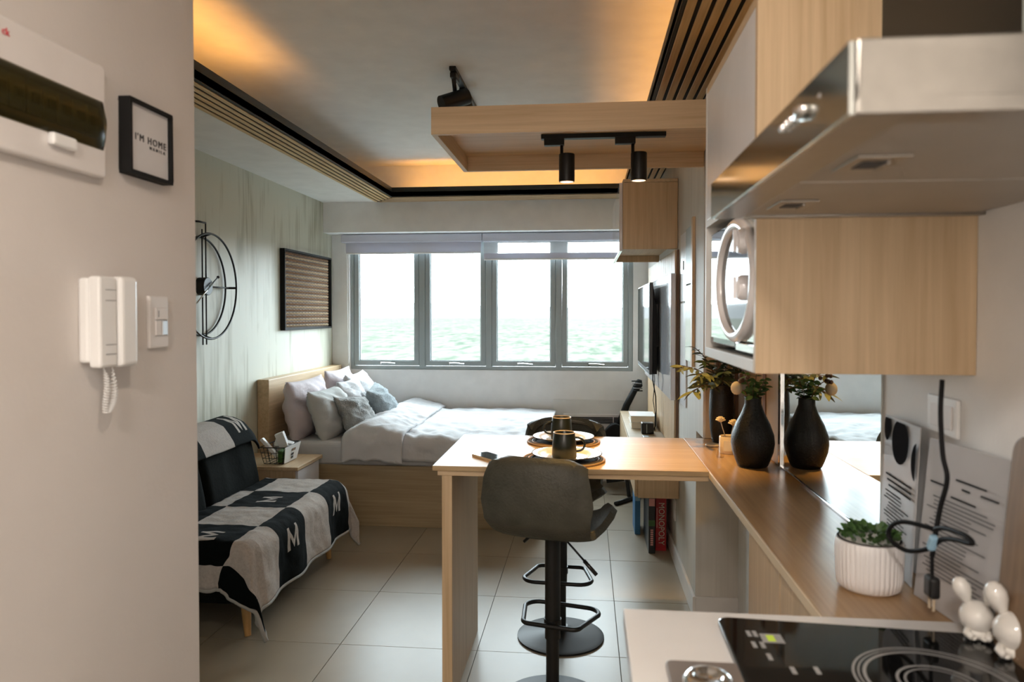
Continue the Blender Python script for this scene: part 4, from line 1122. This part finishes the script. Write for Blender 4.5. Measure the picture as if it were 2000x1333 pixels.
B().tube([(.218, 5.46, .016), (.42, 5.72, .016)], .016, 8).build('foot', 'black', t, smooth=True)
B().tube([(.33, 5.66, .022), (.31, 5.80, .20), (.29, 5.93, .34)], .015, 8).build('upright', 'black', t, smooth=True)
B().tube([(.16, 5.84, .10), (.30, 5.84, .12)], .02, 8).build('cradle', 'black', t, smooth=True)

# board games
def boxgame(name, c, label, mat_, rz=0):
    t = thing(name, ((c[0]+c[1])/2, (c[2]+c[3])/2, c[4]), label, 'board game')
    bx('carton', mat_, c, t, .002); return t
t = boxgame('board_game', (.418, .482, 4.445, 4.80, .0, .345), 'red board game box standing upright under the console', 'red')
text('lettering', 'MONOPOLY', .050, (.452, 4.444, .165), (R(90), R(90), 0), 'label', t, sx=.92)
B().box(.424, .429, 4.4435, 4.4448, .14, .26).build('side_print', 'pink', t)
t = boxgame('board_game', (.372, .410, 4.39, 4.78, .0, .335), 'black board game box standing beside the red one', 'blackplastic')
for k in range(8): B().box(.383, .399, 4.3885, 4.3895, .145-k*.0125-.009, .145-k*.0125).build('print_mark', 'pink', t)
B().box(.372, .410, 4.388, 4.3895, .165, .20).build('green_patch', 'leaf', t)
B().box(.374, .408, 4.388, 4.3895, .285, .33).build('colour_patch', 'pink', t)
t = boxgame('board_game', (.315, .350, 4.76, 4.99, .0, .30), 'narrow blue board game box leaning behind the black one', 'blue')
B().box(.318, .347, 4.7585, 4.7598, .22, .29).build('pale_panel', 'ltblue', t)
t = thing('wall_socket', (XR, 4.27, .28), 'cream wall socket low on the wall beside the games', 'socket')
bx('plate', 'plastic', (XR-.008, XR-.0005, 4.235, 4.305, .24, .36), t, .002)

# ================================================================== KITCHEN
t = thing('kitchen_counter', (.38, .1, 0), 'white kitchen counter at the lower right corner', 'counter')
bx('counter_top', 'counter', (.068, .698, -1.28, 1.330, .868, .90), t, .002)
bx('base_unit', 'whitematt', (.095, .698, -1.28, 1.318, .08, .8675), t, .002)
bx('plinth', 'blackmatt', (.13, .698, -1.28, 1.28, 0, .08), t, 0)
t = thing('induction_cooktop', (.44, .98, .90), 'black glass induction cooktop with white ring markings', 'cooktop')
pts = []
for (cx, cy, a0) in [(.66, 1.235, 0), (.245, 1.262, 90), (.245, .70, 180), (.66, .70, 270)]:
    for k in range(6):
        a = R(a0+90*k/5); pts.append((cx+.02*math.cos(a), cy+.02*math.sin(a), .9005))
B().prism(pts, (0, 0, .012)).build('glass', 'gloss_black', t, bevel=.003)
for (r, w) in ((.113, .0018), (.106, .0012), (.098, .0024), (.055, .002), (.045, .0014)):
    b = B(); n = 64; vs = []; fs = []
    for k in range(n):
        a = 2*math.pi*k/n; vs += [(.50+(r-w)*math.cos(a), 1.075+(r-w)*math.sin(a), .9128), (.50+(r+w)*math.cos(a), 1.075+(r+w)*math.sin(a), .9128)]
    for k in range(n): q = (k+1) % n; fs.append((2*k, 2*k+1, 2*q+1, 2*q))
    b.add(vs, fs).build('ring_mark', 'greyprint', t)
B().box(.282, .316, 1.185, 1.218, .9127, .9130).build('sticker', 'greyprint', t)
B().box(.291, .303, 1.190, 1.212, .9131, .9133).build('sticker_centre', 'lime', t)
for (x, y) in ((.262, 1.205), (.262, 1.165), (.272, 1.205), (.275, 1.165), (.276, 1.125), (.30, 1.085), (.335, 1.088)): B().box(x, x+.007, y, y+.022, .9127, .9130).build('touch_mark', 'greyprint', t)
t = thing('taupe_tray', (.172, 1.06, .90), 'taupe tray with a round glass lid beside the cooktop', 'tray')
B().prism([(p[0]+.175, p[1]+1.055, .9005) for p in rr2(.055, .062, .012, 0)], (0, 0, .010)).build('tray', 'taupe', t, bevel=.002)
B().lathe([(0, 0), (.034, 0), (.036, .008), (.030, .016), (.02, .018), (.018, .012), (0, .012)], (.172, 1.04, .9107), 32).build('glass_lid', 'chrome', t, smooth=True)

# tall unit: microwave niche + white door cabinet
CX0, CY0, CY1 = .312, 1.390, 1.975
t = thing('microwave_cabinet', (.5, 1.68, 1.325), 'oak wall unit with a microwave niche and glossy white door above', 'wall cabinet')
bx('side_panel', 'oak_z', (CX0, XK-.0005, CY0, CY0+.018, 1.326, 2.05), t, .001)
bx('far_side_panel', 'whitematt', (CX0+.0, XK-.0005, CY1-.018, CY1, 1.326, 2.03), t, .001)
bx('shelf', 'whitematt', (CX0, XK-.0005, CY0+.0185, CY1-.0185, 1.326, 1.350), t, .001)
bx('middle_shelf', 'whitematt', (CX0+.0, XK-.0005, CY0+.0185, CY1-.0185, 1.662, 1.680), t, .001)
bx('top_panel', 'oak_y', (CX0, XK-.0005, CY0+.0185, CY1-.0185, 2.012, 2.030), t, .001)
bx('door', 'white', (CX0+.0005, CX0+.018, CY0+.0187, CY1-.0187, 1.6805, 2.0115), t, .002)
bx('back_panel', 'oak_z', (XK-.012, XK-.0006, CY0+.0186, CY1-.0186, 1.351, 1.661), t, 0)
struct('trim_9', 'oak_y', [(.520, .698, 1.10, 3.285, 2.052, ZS-.018)])

t = thing('microwave', (.5, 1.68, 1.351), 'mirrored-door microwave oven inside the oak unit', 'microwave')
mz0, mz1 = 1.358, 1.645
micro = t
bx('body', 'alu', (.345, .665, 1.425, 1.945, mz0, mz1), t, .004)
bx('door', 'gloss_black', (.322, .3445, 1.625, 1.945, mz0+.004, mz1-.002), t, .004)
bx('door_glass', 'mirror', (.3195, .3218, 1.635, 1.940, mz0+.020, mz1-.008), t, 0)
bx('control_panel', 'mirror', (.322, .3445, 1.425, 1.622, mz0+.02, mz1-.002), t, .004)
bx('lower_strip', 'chrome', (.322, .3445, 1.425, 1.622, mz0, mz0+.018), t, .002)
rg = B(); rg.tube([(.318, 1.600+.180*math.cos(2*math.pi*k/48), 1.508+.120*math.sin(2*math.pi*k/48)) for k in range(48)], .0125, 10, True); rg.build('silver_oval', 'silver', t, smooth=True)
rg = B(); rg.prism([(.3192, 1.600+.172*math.cos(2*math.pi*k/48), 1.508+.112*math.sin(2*math.pi*k/48)) for k in range(48)], (-.0015, 0, 0)); rg.build('oval_plate', 'gloss_black', t)
for z in (1.582, 1.489):
    kb = B(); kb.lathe([(0, 0), (.026, 0), (.026, .012), (.022, .020), (0, .022)], (.3175, 1.488, z), 28, Matrix.Rotation(R(-90), 3, 'Y')); kb.box(.289, .296, 1.485, 1.491, z-.022, z+.022); kb.build('knob', 'silver', t, auto=40)
for (y, z) in ((1.46, mz0), (1.91, mz0)):
    B().cyl((.38, y, 1.3505), (.38, y, mz0), .012, n=16).build('foot', 'blackplastic', t)

# range hood
HX, HY0, HY1, HZ0, HZ1 = .228, .666, 1.382, 1.612, 1.678
t = thing('range_hood', (.46, 1.02, HZ0), 'slim stainless steel range hood across the upper right', 'range hood')
b = B(); b.box(HX+.006, XK-.002, HY0, HY1, HZ0+.0142, HZ1); b.box(HX+.006, XK-.002, HY0, HY0+.004, HZ0, HZ0+.0142); b.build('housing', 'steel', t, bevel=.003, seg=2)
bx('front_panel', 'steel_face', (HX, HX+.0055, HY0+.003, HY1-.002, HZ0, HZ1-.001), t, .001)
b = B(); b.box(HX+.0061, HX+.055, HY0+.0045, HY1, HZ0+.0005, HZ0+.0138); b.box(HX+.055, XK-.002, HY0+.0045, HY0+.04, HZ0+.0005, HZ0+.0138); b.box(HX+.055, XK-.002, HY1-.02, HY1, HZ0, HZ0+.0138)
b.build('bottom_rim', 'steel', t, bevel=.001)
for (y0, y1) in ((HY0+.042, 1.028), (1.034, HY1-.022)):
    fo = bx('filter', 'filter', (HX+.060, XK-.01, y0, y1, HZ0+.004, HZ0+.0135), t, .002)
    ymid = (y0+y1)/2+.035
    B().box(HX+.075, HX+.135, ymid-.045, ymid+.045, HZ0+.0015, HZ0+.0038).build('handle_plate', 'steel', fo, bevel=.002)
    B().box(HX+.09, HX+.118, ymid-.02, ymid+.02, HZ0+.0005, HZ0+.0014).build('handle_slot', 'ink', fo)
    B().tube([(HX+.118, ymid-.02, HZ0+.0), (HX+.118, ymid+.02, HZ0+.0)], .0022, 6).build('handle_bar', 'steel', fo)
for k, (y, z) in enumerate([(.840, 1.652), (.857, 1.652), (.874, 1.652)]):
    B().lathe([(0, 0), (.0052, 0), (.0045, .006), (0, .0075)], (HX, y, z), 16, Matrix.Rotation(R(-90), 3, 'Y')).build('button', 'chrome', t, smooth=True)
B().lathe([(0, 0), (.008, 0), (.007, .009), (0, .011)], (HX, .800, 1.650), 20, Matrix.Rotation(R(-90), 3, 'Y'), sy=2.4).build('rocker_switch', 'chrome', t, smooth=True)
B().lathe([(0, 0), (.003, 0), (0, .002)], (HX, .75, 1.653), 10, Matrix.Rotation(R(-90), 3, 'Y')).build('indicator', 'chrome', t)
# dark glass cabinet over the hood
t = thing('hood_cabinet', (.61, .95, HZ1), 'dark glass-fronted cabinet above the range hood', 'wall cabinet')
bx('carcass', 'blackmatt', (.545, XK-.002, .35, 1.385, HZ1+.004, ZS-.02), t, 0)
bx('door', 'dull_black', (.528, .5445, .955, 1.384, HZ1+.006, ZS-.02), t, .001)
bx('door', 'dull_black', (.528, .5445, .36, .935, HZ1+.006, ZS-.02), t, .001)
bx('edge_profile', 'alu', (.526, .5445, .938, .952, HZ1+.006, ZS-.02), t, .001)

# small pot plant
t = thing('ribbed_pot', (.568, 1.525, ZT), 'white ribbed ceramic pot on the oak counter', 'pot')
b = B(); n = 288; vs = []; fs = []
prof = [(.050, 0), (.058, .006), (.0615, .025), (.0630, .080), (.0625, .098), (.059, .102)]
for (r, z) in prof:
    for k in range(n):
        a = 2*math.pi*k/n; rr_ = r*(1+(.045*(abs(math.sin(a*20))**.6-.6) if .004 < z < .090 else 0)); vs.append((.568+rr_*math.cos(a), 1.525+rr_*math.sin(a), ZT+z))
for i in range(len(prof)-1):
    for k in range(n): fs.append((i*n+k, i*n+(k+1) % n, (i+1)*n+(k+1) % n, (i+1)*n+k))
fs.append(tuple(reversed(range(n)))); b.add(vs, fs)
b.lathe([(.059, .102), (.055, .102), (.054, .088), (0, .088)], (.568, 1.525, ZT), n)
b.build('pot_body', 'pot', t, auto=50)
t = thing('succulent', (.568, 1.525, ZT+.09), 'tuft of small green leaves growing in the ribbed pot', 'plant')
for q in range(170):
    a = rnd.uniform(0, 2*math.pi); r = .053*math.sqrt(rnd.random()); p = (.568+r*math.cos(a), 1.525+r*math.sin(a), ZT+.096+rnd.uniform(0, .014)+.014*(1-r/.053))
    add_leaf(t, 'green', p, (math.cos(a)*.5+rnd.uniform(-.4, .4), math.sin(a)*.5+rnd.uniform(-.4, .4), .8), rnd.uniform(-1, 1), rnd.uniform(.28, .46))
B().lathe([(0, .0), (.054, .0), (.05, .008), (0, .010)], (.568, 1.525, ZT+.0905), 24).build('soil', 'leaf_dark', t)

# acrylic sign holders
def sign(name, p0, p1, z0, z1, lean, label, dots, nl, seed):
    """p0,p1 base ends (x,y); top leans by -? toward the wall"""
    t = thing(name, ((p0[0]+p1[0])/2, (p0[1]+p1[1])/2, z0), label, 'sign')
    P0, P1 = Vector((p0[0], p0[1], z0)), Vector((p1[0], p1[1], z0)); up = Vector((lean, 0, z1-z0)); ax = (P1-P0); nrm = up.cross(ax).normalized()
    if nrm.x > 0: nrm = -nrm
    B().prism([P0, P1, P1+up, P0+up], nrm*-.0015).build('sheet', 'paper', t)
    B().prism([P0+nrm*.001, P1+nrm*.001, P1+up+nrm*.001, P0+up+nrm*.001], nrm*.003).build('acrylic_face', 'acrylic', t)
    rs = random.Random(seed)
    def quad(u0, u1, v0, v1, mat_, nm='text_line'):
        c = [P0+ax*u0+up*v0, P0+ax*u1+up*v0, P0+ax*u1+up*v1, P0+ax*u0+up*v1]
        B().prism([q+nrm*.0045 for q in c], nrm*.0002).build(nm, mat_, t)
    for (u, v, ru, rv) in dots:
        pts = []
        for k in range(24):
            a = 2*math.pi*k/24; uu = min(.98, max(.02, u+ru*math.cos(a))); vv_ = min(.985, v+rv*math.sin(a)); pts.append(P0+ax*uu+up*vv_+nrm*.0045)
        B().prism(pts, nrm*.0002).build('dark_disc', 'signink', t)
    return t, quad, rs
# u runs from the far end to the near end
t1, q1, rs = sign('house_rules_sign', (.668, 1.735), (.652, 1.53), ZT+.001, 1.208, .014, 'acrylic notice with three dark discs standing behind the ribbed pot', [(.12, .93, .10, .10), (.52, .86, .24, .15), (1.0, .78, .14, .12)], 22, 4)
for k, v in enumerate([.60, .565, .53]): q1(.15+.05*k, .92, v, v+.012, 'signink')
for k in range(15):
    v = .49-.024*k; a = rs.uniform(.12, .3); q1(a, a+rs.uniform(.45, .62), v, v+.008, 'signgrey' if k % 3 else 'signink')
t2, q2, rs = sign('contract_sheet_sign', (.642, 1.495), (.667, 1.258), ZT+.001, 1.195, .027, 'larger clear acrylic notice with fine print beside the cutting board', [], 26, 5)
for (u0, u1, v) in [(.42, .78, .80), (.1, .3, .74), (.5, .6, .755), (.38, .68, .69), (.72, .92, .76)]: q2(u0, u1, v, v+.010, 'signink')
for k in range(20):
    v = .66-.024*k; a = rs.uniform(.08, .2); q2(a, a+rs.uniform(.4, .75), v, v+.006, 'signgrey')
# socket on the kitchen wall
t = thing('kitchen_socket', (XK, 1.47, 1.22), 'white wall socket behind the acrylic notices', 'socket')
bx('plate', 'plastic_w', (XK-.009, XK-.0005, 1.44, 1.56, 1.20, 1.275), t, .003)
bx('outlet', 'plastic', (XK-.012, XK-.009, 1.455, 1.49, 1.215, 1.26), t, .001)
bx('outlet', 'plastic', (XK-.012, XK-.009, 1.505, 1.54, 1.215, 1.26), t, .001)
# cable with plug
t = micro
def sm(pts, n=6):
    out = []; P = [Vector(p) for p in pts]
    for i in range(len(P)-1):
        a, b_, c, d = P[max(i-1, 0)], P[i], P[i+1], P[min(i+2, len(P)-1)]
        for k in range(n):
            f = k/n; out.append(.5*((2*b_)+(-a+c)*f+(2*a-5*b_+4*c-d)*f*f+(-a+3*b_-3*c+d)*f**3))
    out.append(P[-1]); return out
B().tube(sm([(.60, 1.30, 1.3255), (.598, 1.30, 1.27), (.600, 1.295, 1.20), (.603, 1.285, 1.16), (.600, 1.30, 1.11), (.596, 1.305, 1.07), (.594, 1.308, 1.045), (.592, 1.31, 1.02)]), .0042, 8).build('power_cord', 'cable', t, smooth=True); t = bpy.data.objects['power_cord']
B().tube(sm([(.594, 1.305, 1.068), (.572, 1.37, 1.062), (.560, 1.40, 1.045), (.560, 1.405, 1.02), (.575, 1.37, 1.010), (.590, 1.32, 1.03), (.597, 1.29, 1.055), (.600, 1.25, 1.068), (.603, 1.215, 1.073), (.604, 1.205, 1.078), (.602, 1.23, 1.083), (.597, 1.28, 1.078), (.594, 1.305, 1.068)]), .0042, 8).build('loops', 'cable', t, smooth=True)
B().tube(sm([(.592, 1.31, 1.04), (.592, 1.31, 1.01), (.592, 1.31, .985)]), .0032, 8).build('tail', 'cable', t, smooth=True)
B().obox((.592, 1.31, .968), (.018, .030, .038), (0, 0, 0)).build('plug', 'blackplastic', t, bevel=.006, seg=3)
for dy in (-.008, .008): B().cyl((.592, 1.31+dy, .950), (.592, 1.31+dy, .928), .0025, n=8).build('pin', 'rim', t)
B().obox((.590, 1.305, 1.045), (.013, .014, .03), (.5, 0, 0)).build('cable_tie', 'ltblue', t, bevel=.004)
# cutting board
t = thing('cutting_board', (.655, 1.10, .90), 'dark wooden cutting board leaning at the right edge', 'cutting board')
pts = rrect(.90, 1.222, .902, 1.248, .03, 0); pts = [(.642+.028*(p[2]-.90)/.33, p[1], p[2]) for p in pts]
B().prism(pts, (.018, 0, 0)).build('board', 'walnut_z', t, bevel=.004)
# ceramic figurines
def fig(x, y, s, label, yawz):
    z = .9128
    t = thing('ceramic_figurine', (x, y, z), label, 'figurine', 'white ceramic rabbits')
    B().lathe([(0, 0), (.016, 0), (.020, .006), (.017, .016), (0, .022)], n=24).build('body', 'ceramic', t, smooth=True, local=True)
    B().sphere((0, 0, .033), .0265, 24, (1.0, 1, .98)).build('head', 'ceramic', t, smooth=True, local=True)
    for sg_ in (-1, 1):
        b = B(); b.lathe([(0, -.026), (.006, -.020), (.0130, -.004), (.0138, .006), (.010, .016), (.004, .0205), (0, .021)], (0, sg_*.021, .074), 20, Matrix.Rotation(-sg_*.35, 3, 'X')); b.build('ear', 'ceramic', t, smooth=True, local=True)
        b = B(); b.tube([(-.006, sg_*.014, .014), (-.020, sg_*.016, .010), (-.028, sg_*.010, .008)], [.006, .006, .005], 8); b.build('arm', 'ceramic', t, smooth=True, local=True)
        b = B(); b.sphere((-.020, sg_*.008, .005), .006, 10, (1.2, 1, .75)); b.build('foot', 'ceramic', t, smooth=True, local=True)
    t.rotation_euler = (0, 0, yawz); t.scale = (s, s, s); return t
fg = fig(.632, 1.243, 1.0, 'white ceramic rabbit figurine standing further left by the notice', 1.25)
f2 = copytree(fg, (.655, 1.178, .9128), 1.0, 'white ceramic rabbit figurine nearest the right edge, on the back of the cooktop')
f2.scale = (1.15, 1.15, 1.15)
